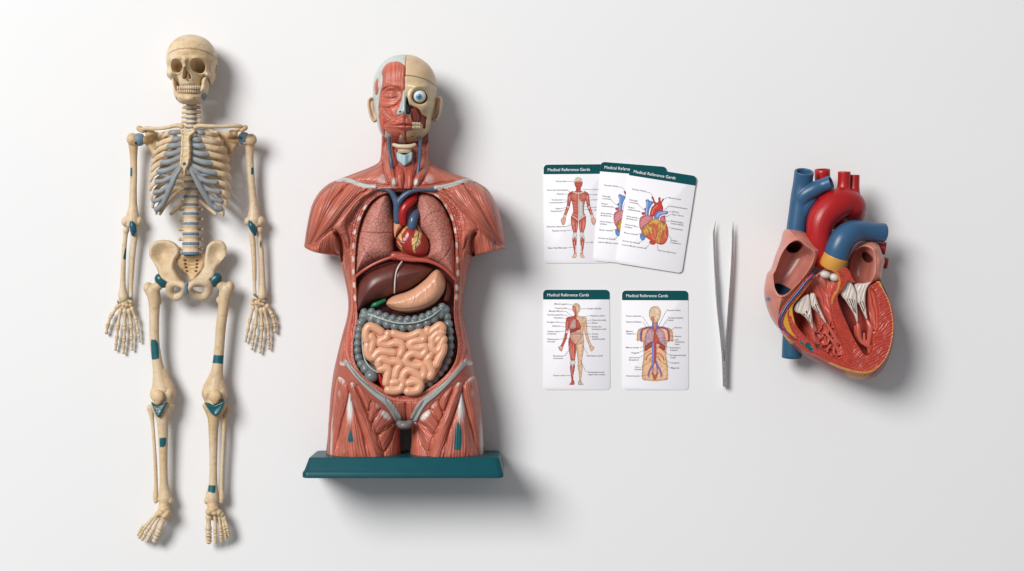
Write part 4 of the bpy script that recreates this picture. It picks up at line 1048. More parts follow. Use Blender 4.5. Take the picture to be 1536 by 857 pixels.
organ('stomach', [(579.3, 456), (582, 450), (588, 445.3), (597, 441.5), (606, 439), (615, 435.5), (623, 431), (632, 424), (640, 417), (647, 409.5), (654, 404.6), (660, 405.8), (665.5, 413), (668.4, 424), (667.5, 434), (663, 444), (654.5, 454), (645, 461), (634, 466), (622, 469), (610, 470), (598, 468.4), (588, 464.5), (582, 460)],
      95, 25, 15, (.66, .335, .205), mod=stom_mod)
organ('spleen', [(667, 420), (672, 422), (676, 430), (677, 442), (674, 452), (668, 455.5), (662, 452), (664, 440), (667, 430)], 84, 14, 7, (.14, .022, .018))
part('gallbladder', tube([(558.5, 459.5, 101, 2.6), (562, 457.6, 104, 3.7), (569, 454.6, 103, 3.4), (577, 450.5, 98, 2.6)], 14, 5, col=(.01, .17, .075)), M_GLOSS, TO)
def colon():
    G = (.150, .178, .182); P = []
    def bead(path, r_, gap, zoff=0):
        q = spl(path, False, 12); L = np.concatenate([[0], np.cumsum(np.hypot(*np.diff(q[:, :2], axis=0).T))])
        for s in np.arange(0, L[-1], gap):
            x, y, z = [np.interp(s, L, q[:, k]) for k in range(3)]
            P.append(ball(x, y, z + zoff, r_ * random.uniform(.95, 1.06), r_ * random.uniform(.95, 1.06), r_, 0, 14))
    mid = [(546, 474, 100), (556, 473.5, 106), (566, 476.5, 109), (578, 480.5, 111), (592, 484.5, 112), (606, 486, 112), (620, 485, 112), (634, 482, 111), (648, 475.5, 109), (658, 469, 105), (667, 464, 100)]
    P.append(tube([(x, y, z - 3, 7.6) for x, y, z in mid], 14, 5))
    bead([(x + .5, y - 6.0, z - 1) for x, y, z in mid], 6.0, 11.2)
    bead([(x - .5, y + 5.6, z - 1) for x, y, z in mid[0:]], 6.6, 12.2)
    asc = [(545, 475, 100), (541, 486, 100), (538.5, 498, 100), (537, 511, 100), (536.2, 524, 100), (538, 537, 100), (543, 549, 101)]
    bead(asc, 6.6, 10.5); P.append(tube([(x + 1, y, z - 3, 6.2) for x, y, z in asc], 12, 4))
    P += [ball(548.5, 554, 101, 8, 7.5, 8), ball(557, 564.5, 102, 10.2, 9.6, 9.5)]
    P.append(tube([(543, 546, 100, 7), (552, 553, 100, 8), (560, 556, 100, 7)], 12, 4))
    des = [(668, 465, 99), (671, 478, 98), (673.5, 492, 98), (675, 506, 98), (675, 520, 98), (673, 534, 98), (668.5, 547, 98), (661, 558, 98), (652, 568, 98), (641, 577, 97), (632, 582, 95)]
    bead(des, 6.4, 11); P.append(tube([(x - 1, y, z - 3, 6.0) for x, y, z in des], 12, 4))
    c_ = union('colon', P, M_GLOSS, TO, .75, 2, G)
    part('colon_band', tube([(549, 470, 104, 1.0), (556, 472.5, 111.5, 1.1), (566, 476.5, 116, 1.2), (578, 480.5, 118.2, 1.2), (592, 484, 119.3, 1.2), (606, 485.4, 119.6, 1.2), (620, 484.4, 119.4, 1.2), (634, 481, 118, 1.2), (648, 474.5, 115.5, 1.1), (657, 467.5, 111, 1.0), (662, 463.5, 106, .9)], 8, 5, col=(.42, .45, .44)), M_GLOSS, c_)
    part('colon_band', tube([(543.5, 500, 104, 1.0), (543.5, 515, 105, 1.1), (545, 530, 106, 1.2), (549, 543, 107.5, 1.2), (557, 553, 109, 1.3), (567, 559, 108, 1.2)], 8, 5, col=(.42, .45, .44)), M_GLOSS, c_)
colon()
def bowel():
    Zm = lambda pts, z=112: [(525 + a / 6.859, 480 + b / 6.859, z) for a, b in pts]
    paths = [
        [(178, 215), (165, 170), (170, 110), (200, 68), (255, 82), (310, 115), (325, 130)],
        [(222, 175), (245, 215), (232, 270), (215, 320)],
        [(182, 265), (180, 320), (205, 375), (245, 385), (290, 335), (350, 325), (420, 335), (455, 340)],
        [(392, 145), (375, 185), (320, 215), (320, 245), (390, 260), (460, 240), (525, 250), (545, 300), (520, 360)],
        [(450, 140), (520, 165), (590, 175), (650, 160), (720, 130), (768, 175), (745, 210), (680, 215), (625, 240), (640, 285), (710, 290), (770, 275), (782, 320), (735, 365), (660, 345), (600, 370), (580, 420), (620, 465), (690, 475), (745, 470), (770, 530), (745, 585), (690, 560), (640, 525), (580, 530), (545, 590), (555, 640)],
        [(800, 105), (815, 135), (870, 95), (925, 60), (950, 85)],
        [(945, 130), (900, 140), (850, 190), (850, 240), (850, 290), (895, 320), (930, 290), (945, 245), (960, 200)],
        [(960, 270), (950, 330), (915, 400), (890, 460)],
        [(825, 375), (800, 410), (825, 470), (845, 530), (825, 580)],
        [(300, 465), (300, 420), (340, 405), (410, 430), (480, 430), (520, 460), (490, 510), (470, 580)],
        [(315, 505), (365, 500), (400, 520), (385, 590), (375, 645)],
        [(440, 645), (490, 640)],
        [(395, 720), (450, 728), (515, 715), (535, 680)],
        [(600, 650), (660, 635), (720, 655), (705, 715), (650, 735), (595, 735)],
        [(900, 130), (930, 170), (900, 210)],
    ]
    P = []
    for pth in paths:
        q = Zm(pth)
        P.append(tube([(x, y, z, 6.8) for x, y, z in q], 12, 6))
    out = [(547, 488), (556, 486.5), (575, 497), (610, 500), (640, 494), (664, 484), (668, 500), (669, 520), (664, 545), (652, 566), (634, 578), (630, 588), (606, 591), (582, 588), (577, 572), (568, 555), (552, 541), (546, 525), (545, 505)]
    r = Rel(out, 102, 106, 1.0, 4)
    P.append(r.mesh(102 + 9 * prof(r.sd, 9), 102 - 12 * prof(r.sd, 9), (1, 1, 1)))
    union('small_intestine', P, M_ORGAN, TO, .55, 1, (.70, .355, .215))
    part('appendix', tube([(569, 562, 100, 2.5), (571, 570, 100, 3.2), (575, 579, 99, 2.8), (578, 584, 98, 2)], 12, 4, col=(.42, .012, .014)), M_GLOSS, TO)
bowel()

def stand():
    k = (H - 130) / H
    def ring(x0, x1, Yv, z0, z1, rad, n=5):
        pts = []
        for (cx, cz, a0) in ((x1 - rad, z1 - rad, 0), (x0 + rad, z1 - rad, 90), (x0 + rad, z0 + rad, 180), (x1 - rad, z0 + rad, 270)):
            for i in range(n + 1):
                a = math.radians(a0 + 90 * i / n); pts.append((cx + rad * math.cos(a), Yv, cz + rad * math.sin(a)))
        return np.array(pts) * S
    R = [ring(-289, -20.5, -246.5, 12, 121, 6), ring(-291, -18.5, -247.2, 9.6, 123.4, 7), ring(-292, -17.5, -248.6, 8.6, 124.4, 7.5), ring(-297.5, -13.5, -264, 3.4, 129.8, 8.5), ring(-299.6, -12.6, -267, 1.4, 131.8, 9), ring(-300.4, -12, -268.2, .8, 132.4, 9), ring(-300.4, -12, -274.2, .8, 132.4, 9), ring(-299.2, -13.2, -275.4, 2, 131.2, 8.5)]
    n = len(R[0]); V = np.vstack(R); F = []
    for a in range(len(R) - 1):
        for i in range(n):
            F.append((a * n + i, (a + 1) * n + i, (a + 1) * n + (i + 1) % n, a * n + (i + 1) % n))
    F.append(tuple(range(n))[::-1]); F.append(tuple((len(R) - 1) * n + i for i in range(n)))
    F = [f[::-1] for f in F]
    part('stand', (V, F, np.tile((.003, .072, .090), (len(V), 1))), M_STAND, TO, sharp=32)
M_STAND = material('satin_teal_plastic', .38, .2, [(40, .4, .7, (.88, .92, .92))], (500, .08, .0004))
stand()
# ================================================================ LARGE HEART MODEL
HE = thing('heart_model', 'large sectioned heart model with blue and red vessels lying at far right', 'heart model', U(1250, 430, 0))
ABLUE = (.030, .100, .205); ARED = (.40, .008, .010); PINK = (.56, .215, .165); HRED = np.array((.43, .044, .026)); FAT = (.66, .31, .035)
C2 = lambda pts: [(1140 + a / 6.122, 400 + b / 6.122) for a, b in pts]
C3 = lambda pts: [(1225 + a / 4.76, 400 + b / 4.76) for a, b in pts]
CF = lambda pts: [(1120 + a / 4.287, 230 + b / 4.287) for a, b in pts]

def make_ventricles():
    out = [(1166, 476), (1169, 490), (1176, 504), (1192, 523.5), (1207, 534.5), (1222.6, 543.5), (1253, 559), (1275, 567.5), (1290, 571), (1300, 570), (1311, 565.5), (1322, 555), (1330, 541), (1337, 520), (1340.5, 500), (1341.5, 482), (1339.5, 464), (1334, 448), (1325.5, 434), (1317, 420),
           (1309, 422), (1300, 427), (1288, 425.5), (1278, 417), (1271, 405), (1257, 398.5), (1240, 400), (1222, 411), (1205, 424), (1190, 444), (1177, 460)]
    r = Rel(out, 54, 98, .6, 4); X, Y, sd = r.X, r.Y, r.sd
    z = 54 + 42 * prof(sd, 22)
    # outside wall: dark fibres
    a = math.radians(35); t = -math.sin(a) * X + math.cos(a) * Y; u = math.cos(a) * X + math.sin(a) * Y
    f = fibre(t + 2.5 * vn(u / 12, t / 12, 1), u, 3.2, 2)
    z += .5 * f
    c = np.tile(np.array((.26, .035, .028)), (len(X), 1)) * (1 + .2 * f)[:, None]
    face = spl(C3([(432, 88), (462, 128), (492, 190), (520, 255), (537, 320), (548, 400), (546, 470), (535, 545), (512, 620), (478, 680), (430, 728), (385, 755), (340, 762), (290, 757), (230, 742), (160, 718), (100, 690), (0, 640)])
               + C2([(400, 772), (320, 705), (265, 668), (222, 628), (192, 570), (180, 500), (200, 430), (240, 370), (300, 285), (370, 200), (430, 125), (480, 60)]) + [(1224, 404), (1240, 398), (1257, 397), (1273, 404), (1279, 417), (1289, 427), (1303, 428)], True, 4)
    fd = sdf(X, Y, r.f(face)); m = ss(-1.0, .6, fd)
    # sawn muscle face: branching ridges
    cxa, cya = r.p(1287, 500)
    th = np.arctan2(Y - cya, X - cxa)
    aa = np.where(X < r.p(1280, 0)[0], math.radians(28), math.radians(-32))
    w = 5 * (vn(X / 13, Y / 13, 9) - .5) + 2.2 * (vn(X / 5, Y / 5, 10) - .5)
    tt = -np.sin(aa) * X + np.cos(aa) * Y + w; uu = np.cos(aa) * X + np.sin(aa) * Y
    rid = fibre(tt, uu, 3.1, 12); rid = np.where(np.abs(rid) < 9, rid, 0)
    zf = 99 + .55 * rid
    cf = HRED[None, :] * (1 + .17 * rid)[:, None]
    cf = mixc(cf, (.55, .10, .07), ss(.55, .9, vn(X / 1.6, Y / 3.0, 14)) * .35)
    z = z * (1 - m) + zf * m; c = c * (1 - m[:, None]) + cf * m[:, None]
    # yellow fat line round the cut edge
    ln = spl(C3([(432, 88), (462, 128), (492, 190), (520, 255), (537, 320), (548, 400), (546, 470), (535, 545), (512, 620), (478, 680), (430, 728), (385, 755), (340, 762), (290, 757), (230, 742), (160, 718), (100, 690)]), False, 4)
    d = pld(X, Y, r.f(ln)); wd = 1.25 + .9 * gau(X, Y, *r.p(1290, 559), 26, 12) + 1.2 * gau(X, Y, *r.p(1320, 425), 8, 12)
    g = ss(.6, -.5, d - wd); c = mixc(c, FAT, g); z += .8 * g
    fatb = sdf(X, Y, r.f(spl(C3([(215, 748), (300, 766), (390, 760), (380, 795), (320, 812), (250, 795)]), True, 4)))
    g = ss(-2.5, 2.5, fatb); c = mixc(c, (.52, .22, .035), g * .8)
    # fat and coronary groove on the left
    for q in (C2([(200, 440), (235, 395), (262, 400), (255, 440), (268, 520), (300, 600), (345, 660), (300, 640), (235, 575), (195, 500)]), C2([(183, 520), (195, 560), (250, 630), (325, 715), (290, 715), (230, 660), (185, 585)]),
              C2([(245, 400), (270, 370), (330, 290), (420, 175), (500, 60), (520, 5), (600, -20), (590, 10), (540, 40), (500, 95), (440, 175), (370, 275), (310, 345), (300, 420), (320, 520), (285, 480), (262, 430)])):
        d = sdf(X, Y, r.f(spl(q, True, 4))); g = ss(-.6, .6, d); c = mixc(c, FAT, g); z = z + g * (1.2 + .6 * prof(np.maximum(d, 0), 3))
    wallp = sdf(X, Y, r.f(spl(C2([(268, 460), (285, 455), (300, 500), (335, 580), (400, 650), (480, 700), (560, 775), (540, 800), (430, 730), (340, 660), (280, 560)]), True, 4)))
    g = ss(-.5, .6, wallp); n = vn(X / 1.1, Y / 1.1, 22); c = mixc(c, (.42, .04, .035), g); c = mixc(c, (.56, .16, .13), g * ss(.6, .85, n) * .6)
    d0 = C2([(490, 92), (430, 128), (370, 205), (300, 290), (240, 368), (196, 450), (182, 520)])
    for off, col, w_, h_ in ((0, (.035, .085, .25), 1.5, 1.7), (-2.3, (.42, .02, .02), .75, 1.2), (2.4, (.42, .02, .02), .75, 1.2)):
        q = [(x + off * .8, y + off * .55) for x, y in d0]
        d = pld(X, Y, r.f(spl(q, False, 5))); g = ss(w_ + .4, w_ - .3, d); z += h_ * np.sqrt(np.clip(1 - (d / (w_ + .5)) ** 2, 0, 1)); c = mixc(c, col, g)
    for q in (C2([(190, 480), (215, 550), (250, 610), (300, 650)]), C2([(262, 400), (250, 450)])):
        d = pld(X, Y, r.f(spl(q, False, 5))); g = ss(1.1, .5, d); c = mixc(c, (.30, .04, .10), g); z += .6 * g
    rimp = spl(C2([(400, 215), (450, 150), (505, 85), (545, 42), (600, 18), (660, 32), (708, 66), (728, 110), (730, 150)]) + C3([(165, 110), (150, 170), (120, 215), (106, 262)]), False, 4)
    d = pld(X, Y, r.f(rimp)); g = ss(2.6, 1.2, d); c = mixc(c, (.60, .20, .045), g); z += 1.0 * g
    # right ventricle chamber
    rv = spl(C2([(302, 415), (308, 360), (350, 300), (410, 220), (455, 165), (505, 92), (545, 50), (600, 26), (660, 40), (705, 72), (722, 112), (722, 150)])
             + C3([(140, 120), (112, 200), (106, 260), (112, 330), (135, 420), (160, 490), (190, 560), (212, 640), (200, 672), (150, 662), (100, 640), (50, 600)])
             + C2([(560, 765), (500, 695), (440, 660), (380, 598), (330, 525)]), True, 4)
    d = sdf(X, Y, r.f(rv))
    deep = gau(X, Y, *r.p(1205, 485), 16, 22)
    cl = cells(X / 9.5 + .7 * vn(X / 8, Y / 8, 3), Y / 11.5 + .7 * vn(X / 8, Y / 8, 4), 31)
    lowr = ss(0, 16, (Y - r.p(0, 478)[1]) * .8 + (X - r.p(1238, 0)[0]) * .5) * ss(1, 5, d)
    fl = 88 - 36 * deep - 6 * ss(1, 9, d)
    fl = fl + lowr * (8 * ss(.42, .02, cl) - 2)
    col = np.tile((.50, .085, .060), (len(X), 1))
    col = mixc(col, (.54, .17, .13), ss(440, 412, Y))
    k = fibre(.9 * X - .3 * Y + 3 * vn(X / 9, Y / 9, 8), Y, 6.5, 15); fl = fl + 1.3 * k * (1 - lowr) * ss(1, 4, d)
    g = ss(-.4, 1.6, d); z = z * (1 - g) + fl * g; c = c * (1 - g[:, None]) + col * g[:, None]
    # left ventricle chamber
    lv_ = spl(C3([(150, 225), (165, 190), (200, 150), (225, 105), (280, 118), (388, 110), (395, 150), (420, 190), (436, 260), (446, 340), (446, 420), (432, 480), (405, 500), (402, 580), (385, 625), (350, 632), (310, 585), (260, 500), (215, 400), (175, 310)]), True, 4)
    d = sdf(X, Y, r.f(lv_))
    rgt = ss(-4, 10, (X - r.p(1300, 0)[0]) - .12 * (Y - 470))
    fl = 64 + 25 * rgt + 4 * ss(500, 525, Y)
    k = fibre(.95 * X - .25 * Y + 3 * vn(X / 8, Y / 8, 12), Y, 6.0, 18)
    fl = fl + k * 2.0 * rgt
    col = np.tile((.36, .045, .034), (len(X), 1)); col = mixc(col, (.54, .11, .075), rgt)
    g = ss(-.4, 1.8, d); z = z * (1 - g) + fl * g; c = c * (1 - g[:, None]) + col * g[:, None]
    # markings
    d = sdf(X, Y, r.f(spl(C2([(415, 715), (432, 700), (455, 705), (475, 735), (492, 772), (470, 780), (440, 758), (420, 745)]), True, 4))); c = mixc(c, (.004, .10, .095), ss(-.4, .4, d)); z -= 1.2 * ss(0, 2, d)
    d = sdf(X, Y, r.f(spl(C2([(358, 678), (385, 690), (412, 722), (395, 725), (370, 705)]), True, 4))); c = mixc(c, (.01, .13, .13), ss(-.4, .4, d))
    e = ell(X, Y, *r.p(*C2([(525, 722)])[0]), 2.7, 6.2, -16); c = mixc(c, (.07, .045, .03), ss(1.1, .9, e)); z = z - 2.5 * ss(1.1, .5, e)
    zb = 54 - 50 * prof(sd, 30)
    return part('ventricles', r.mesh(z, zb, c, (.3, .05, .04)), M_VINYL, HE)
VEN = make_ventricles()

def leaflet(name, out, zc, h, slits):
    r = Rel(out, zc, zc + 2, .42, 4); z = zc + h * prof(r.sd, 3.5) + .5 * fibre(r.X + .3 * r.Y, r.Y, 6.5, 3) * ss(1, 4, r.sd)
    n = vn(r.X / 5, r.Y / 8, 3)
    c = np.tile((.62, .545, .485), (len(r.X), 1)) * (1 + .12 * (n - .5))[:, None]
    fx = r.X[r.Q].mean(1); fy = r.Y[r.Q].mean(1); keep = np.ones(len(r.Q), bool)
    for q, w in slits:
        q = r.f(q); d = pld(fx, fy, spl(q, False, 4) if len(q) > 2 else q); keep &= d > w
    r.Q = r.Q[keep]
    part(name, r.mesh(z, zc - 1.0 * prof(r.sd, 3.5), c), M_ORGAN, VEN)
leaflet('valve_leaflet', C2([(304, 396), (325, 345), (370, 292), (420, 262), (448, 256), (462, 320), (472, 400), (480, 470), (488, 540), (490, 580), (478, 572), (450, 520), (415, 470), (375, 438), (335, 425)]), 91, 3,
        [(C2([(425, 412), (430, 428)]), 1.0), (C2([(448, 445), (452, 475)]), .8), (C2([(428, 452), (450, 500), (465, 530)]), .6), (C2([(400, 435), (412, 446)]), .8), (C2([(466, 480), (474, 530)]), .55)])
leaflet('valve_leaflet', C2([(460, 252), (502, 246), (518, 292), (540, 350), (570, 420), (596, 480), (612, 520), (600, 520), (560, 470), (510, 410), (476, 372), (464, 330)]), 91, 3,
        [(C2([(508, 350), (524, 385), (545, 425)]), .75), (C2([(488, 365), (520, 405), (556, 448)]), .6), (C2([(525, 345), (545, 390)]), .5)])
leaflet('valve_leaflet', C3([(165, 180), (195, 120), (225, 80), (254, 120), (278, 170), (287, 215), (290, 290), (296, 360), (294, 400), (284, 398), (268, 350), (240, 300), (205, 245), (180, 215)]), 90, 3,
        [(C3([(232, 232), (250, 275), (266, 320)]), .75), (C3([(252, 235), (264, 280), (276, 330)]), .7), (C3([(268, 240), (276, 290), (284, 340)]), .6), (C3([(215, 235), (238, 275)]), .5)])
leaflet('valve_leaflet', C3([(270, 122), (330, 120), (390, 110), (366, 145), (352, 185), (348, 250), (354, 310), (362, 370), (352, 376), (330, 330), (305, 285), (290, 250), (286, 190)]), 91, 3,
        [(C3([(310, 255), (325, 290), (338, 320)]), .8), (C3([(328, 248), (336, 275), (342, 300)]), .7), (C3([(300, 262), (316, 300)]), .6)])
PAP = (.52, .105, .072)
def pap(lst):
    union('papillary_muscle', [tube(q, 10, 4) for q in lst], M_GLOSS, VEN, .6, 2, PAP)
p2 = lambda l: [(1140 + a / 6.122, 400 + b / 6.122, z, r) for a, b, z, r in l]
p3 = lambda l: [(1225 + a / 4.76, 400 + b / 4.76, z, r) for a, b, z, r in l]
pap([p2([(484, 570, 89, 1.2), (492, 630, 88, 2.6), (510, 690, 86, 3.6), (545, 750, 82, 4)]), p2([(500, 640, 87, 2), (540, 700, 85, 2.4), (570, 770, 82, 2.6)])])
pap([p2([(606, 512, 89, 1.2), (640, 570, 89, 2.6), (680, 630, 88, 3.2), (712, 690, 86, 3.5)]), p3([(60, 470, 86, 2), (120, 540, 88, 2.6), (160, 600, 86, 2.4)]), p3([(100, 560, 87, 1.6), (80, 590, 85, 2), (60, 600, 83, 2)]), p3([(120, 580, 87, 1.6), (130, 630, 87, 1.8), (160, 655, 85, 2)]), p3([(150, 575, 87, 1.6), (185, 610, 87, 1.8), (200, 660, 85, 1.8)])])
pap([p3([(290, 392, 88, 1.3), (297, 430, 87, 4.0), (300, 480, 86, 4.6), (315, 530, 86, 3.6), (350, 560, 88, 2.8), (390, 590, 86, 2.4)]), p3([(275, 430, 84, 2), (280, 490, 83, 2.6), (300, 530, 82, 2)])])
pap([p3([(356, 370, 88, 1.3), (368, 400, 89, 3.4), (385, 440, 90, 4.6), (378, 500, 89, 4.2), (372, 560, 87, 3.2), (375, 610, 85, 2.6)]), p3([(400, 430, 90, 2.4), (425, 450, 92, 2)]), p3([(395, 480, 90, 2.2), (420, 470, 92, 1.8)]), p3([(340, 480, 86, 2), (345, 540, 86, 2.4), (390, 570, 87, 2)])])
part('valve_cusp', ball(1238.2, 412.2, 92, 8.0, 5.6, 6, 8, 20, (.64, .60, .555)), M_ORGAN, VEN)
part('valve_cusp', ball(1251.4, 416.4, 92, 7.0, 5.8, 6, 22, 20, (.64, .60, .555)), M_ORGAN, VEN)
part('valve_cusp', ball(1266.5, 427.2, 88, 5.4, 7.0, 5, 20, 20, (.62, .56, .51)), M_ORGAN, VEN)

def atrium(name, out, cav, depth, z0, h, R, holes, hcol, edge, dots=()):
    r = Rel(out, z0, z0 + h, .65, 4); X, Y, sd = r.X, r.Y, r.sd
    z = z0 + h * prof(sd, R)
    c = np.tile(PINK, (len(X), 1))
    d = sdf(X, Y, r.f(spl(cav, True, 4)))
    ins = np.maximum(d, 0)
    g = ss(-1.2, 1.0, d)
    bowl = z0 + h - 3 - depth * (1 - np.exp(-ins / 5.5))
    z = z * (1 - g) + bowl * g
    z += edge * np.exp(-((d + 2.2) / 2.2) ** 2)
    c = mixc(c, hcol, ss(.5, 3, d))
    n = vn(X / 9, Y / 9, 7); c = c * (1 + .16 * (n - .5))[:, None]
    for (x, y, rx, ry, ro, col, dp) in holes:
        e = ell(X, Y, *r.p(x, y), rx, ry, ro); z -= dp * ss(1.05, .7, e) * ss(0, 2, d); c = mixc(c, col, ss(1.05, .88, e) * ss(-.3, .8, d))
    for (x, y, rr, col) in dots:
        c = mixc(c, col, ss(1.1, .9, ell(X, Y, *r.p(x, y), rr, rr * 1.1)))
    return part(name, r.mesh(z, z0 - 46 * prof(sd, 26), c, PINK), M_GLOSS, HE)
atrium('right_atrium', CF([(245, 492), (300, 488), (345, 496), (385, 518), (440, 570), (484, 600), (484, 640), (430, 730), (385, 810)]) + C2([(400, 130), (330, 235), (265, 330), (205, 420), (180, 490), (176, 565), (130, 515), (85, 430), (55, 330), (42, 250), (48, 160), (72, 60)]) + CF([(160, 740), (190, 650), (222, 570)]),
       CF([(190, 750), (224, 655), (254, 606), (284, 576), (320, 563), (350, 572), (385, 605), (425, 630), (436, 665), (425, 710), (390, 770), (350, 825)]) + C2([(305, 205), (260, 245), (205, 265), (166, 248), (138, 190), (128, 125), (126, 70)]),
       42, 56, 42, 22, [(1195, 370, 11.5, 8.5, 5, (.09, .018, .014), 16), (1176, 434.5, 14, 8.2, 22, (.010, .035, .075), 6)], (.50, .185, .145), 2.0, [(1155.6, 449.4, 2.7, (.07, .15, .25))])
atrium('left_atrium', CF([(652, 720), (664, 660), (690, 610), (725, 575), (765, 562), (805, 566), (842, 590), (862, 640), (880, 690), (868, 745), (862, 790), (850, 840)]) + [(1312, 424), (1300, 432), (1284, 430), (1274, 420)],
       CF([(655, 735), (672, 670), (700, 630), (735, 602), (770, 597), (805, 622), (818, 680), (820, 740), (810, 800)]) + [(1306, 424), (1294, 428), (1281, 426), (1274, 414)],
       36, 56, 38, 16, [(1305, 386, 4.6, 9, -25, (.10, .022, .016), 8)], (.40, .125, .095), 1.6)

union('vena_cava', [tube([(1194, 352, 60, 15.4), (1196, 335, 62, 15.2), (1198.5, 315, 64, 15.0), (1201, 295, 66, 15.0), (1204, 275, 69, 14.6), (1206.3, 257.5, 76, 14.8)], 24, 5, cap='bore'),
                    tube([(1199, 306, 66, 13), (1207, 293, 72, 13), (1220, 285, 76, 12), (1234, 278.5, 78, 10.6), (1247, 273.5, 83, 10.6)], 20, 5, cap='bore'), tube([(1199, 328, 62, 13), (1206, 312, 66, 13), (1218, 297, 68, 10)], 16, 4)], M_ORGAN, HE, .8, 3, ABLUE)
part('pulmonary_artery', tube([(1236, 300, 48, 11), (1234, 280, 50, 11.5), (1233.5, 254.5, 54, 11.8)], 20, 4, cap='bore', col=ARED), M_ORGAN, HE)
union('aorta', [tube([(1232, 388, 70, 15), (1229.5, 372, 77, 17.4), (1228, 352, 80, 18.6), (1231.5, 331, 80, 21), (1242.5, 315.5, 77, 22.8), (1256, 305.5, 73, 22.8), (1269, 303.5, 67, 21.4), (1279.5, 310, 60, 19.8), (1282.5, 319, 50, 16)], 24, 6),
                tube([(1264, 296, 70, 12), (1265.8, 278, 68, 9.8), (1266.4, 257.5, 70, 9.6)], 18, 4, cap='flat'), ball(1256, 330, 50, 17, 15, 20), tube([(1282, 305, 60, 11), (1281, 285, 58, 8.4), (1281.5, 262.5, 58, 8.0)], 18, 4, cap='flat')], M_ORGAN, HE, .9, 3, ARED)
part('pulmonary_trunk', tube([(1253.5, 385, 88, 19.2), (1257.5, 372, 91, 19.2), (1264.5, 359, 91, 19), (1276, 349.5, 86, 18), (1291, 346.2, 79, 15.8), (1309, 348, 72, 14.4), (1326, 349.4, 67, 14.2)], 24, 6, cap='bore', col=ABLUE), M_ORGAN, HE)
part('pulmonary_cuff', tube([(1248.4, 398, 83, 19.6), (1250.5, 392, 86, 19.6), (1254, 383.5, 88.6, 19.4)], 28, 4, col=(.62, .30, .055), cap='flat'), M_ORGAN, HE)
part('pulmonary_vein', tube([(1306, 368, 48, 9.5), (1316, 371, 48, 9.5), (1328.5, 373, 50, 9.5)], 18, 4, cap='bore', col=(.34, .012, .016)), M_ORGAN, HE)
part('pulmonary_vein', tube([(1306, 390, 46, 8.6), (1318, 393, 46, 8.6), (1331.5, 395.5, 48, 8.6)], 18, 4, cap='bore', col=(.34, .012, .016)), M_ORGAN, HE)
part('lower_vena_cava', tube([(1190, 490, 40, 15), (1188.5, 510, 37, 15), (1187.5, 536.5, 34, 15)], 24, 4, cap='bore', col=(.020, .095, .17)), M_ORGAN, HE)
part('coronary_sinus', tube([(1318, 424, 72, 3), (1324, 434, 76, 3.4), (1330, 446, 78, 2.6)], 12, 4, col=(.02, .06, .16)), M_ORGAN, HE)

cv = C2([(492, 78), (470, 100), (430, 130), (370, 208), (300, 292), (240, 370), (198, 448), (183, 520), (196, 575)])
part('coronary_vein', tube([(x, y, 103.5 - (2 if i in (0, 7) else 0) - (6 if i == 8 else 0), 2.0 if i < 7 else 1.5) for i, (x, y) in enumerate(cv)], 10, 5, col=(.028, .075, .23)), M_GLOSS, HE)
for s_ in (-1, 1):
    part('coronary_artery', tube([(x + s_ * 2.3, y + s_ * 1.7, 102.6 - (4 if i == 8 else 0), .95) for i, (x, y) in enumerate(cv)], 8, 5, col=(.42, .02, .02)), M_GLOSS, HE)
part('coronary_artery', tube([(x, y, 102, .8) for x, y in C2([(196, 490), (214, 545), (248, 605), (300, 652), (330, 668)])], 8, 5, col=(.20, .05, .16)), M_GLOSS, HE)
part('coronary_artery', [tube([(x, y, 103.5, 1.5) for x, y in C2([(385, 118), (405, 128), (425, 122)])], 8, 4, col=(.44, .02, .02)), tube([(x, y, 104, 1.2) for x, y in C2([(425, 128), (455, 100), (480, 84)])], 8, 4, col=(.44, .02, .02))], M_GLOSS, HE)
# ================================================================ REFERENCE CARDS
HEADC = (.001, .070, .082)
M_HEAD = material('card_header_ink', .45, .15, None, None)
def textmesh(body, size, bold=0.0, sp=1.0):
    cu = bpy.data.curves.new('t', 'FONT'); cu.body = body; cu.size = size; cu.offset = bold; cu.space_character = sp; cu.resolution_u = 3
    o = bpy.data.objects.new('t', cu); scene.collection.objects.link(o)
    dg = bpy.context.evaluated_depsgraph_get(); dg.update()
    me = bpy.data.meshes.new_from_object(o.evaluated_get(dg))
    V = getco(me) if len(me.vertices) else np.zeros((0, 3)); F = [tuple(p.vertices) for p in me.polygons]
    bpy.data.objects.remove(o); bpy.data.curves.remove(cu); bpy.data.meshes.remove(me)
    return V, F

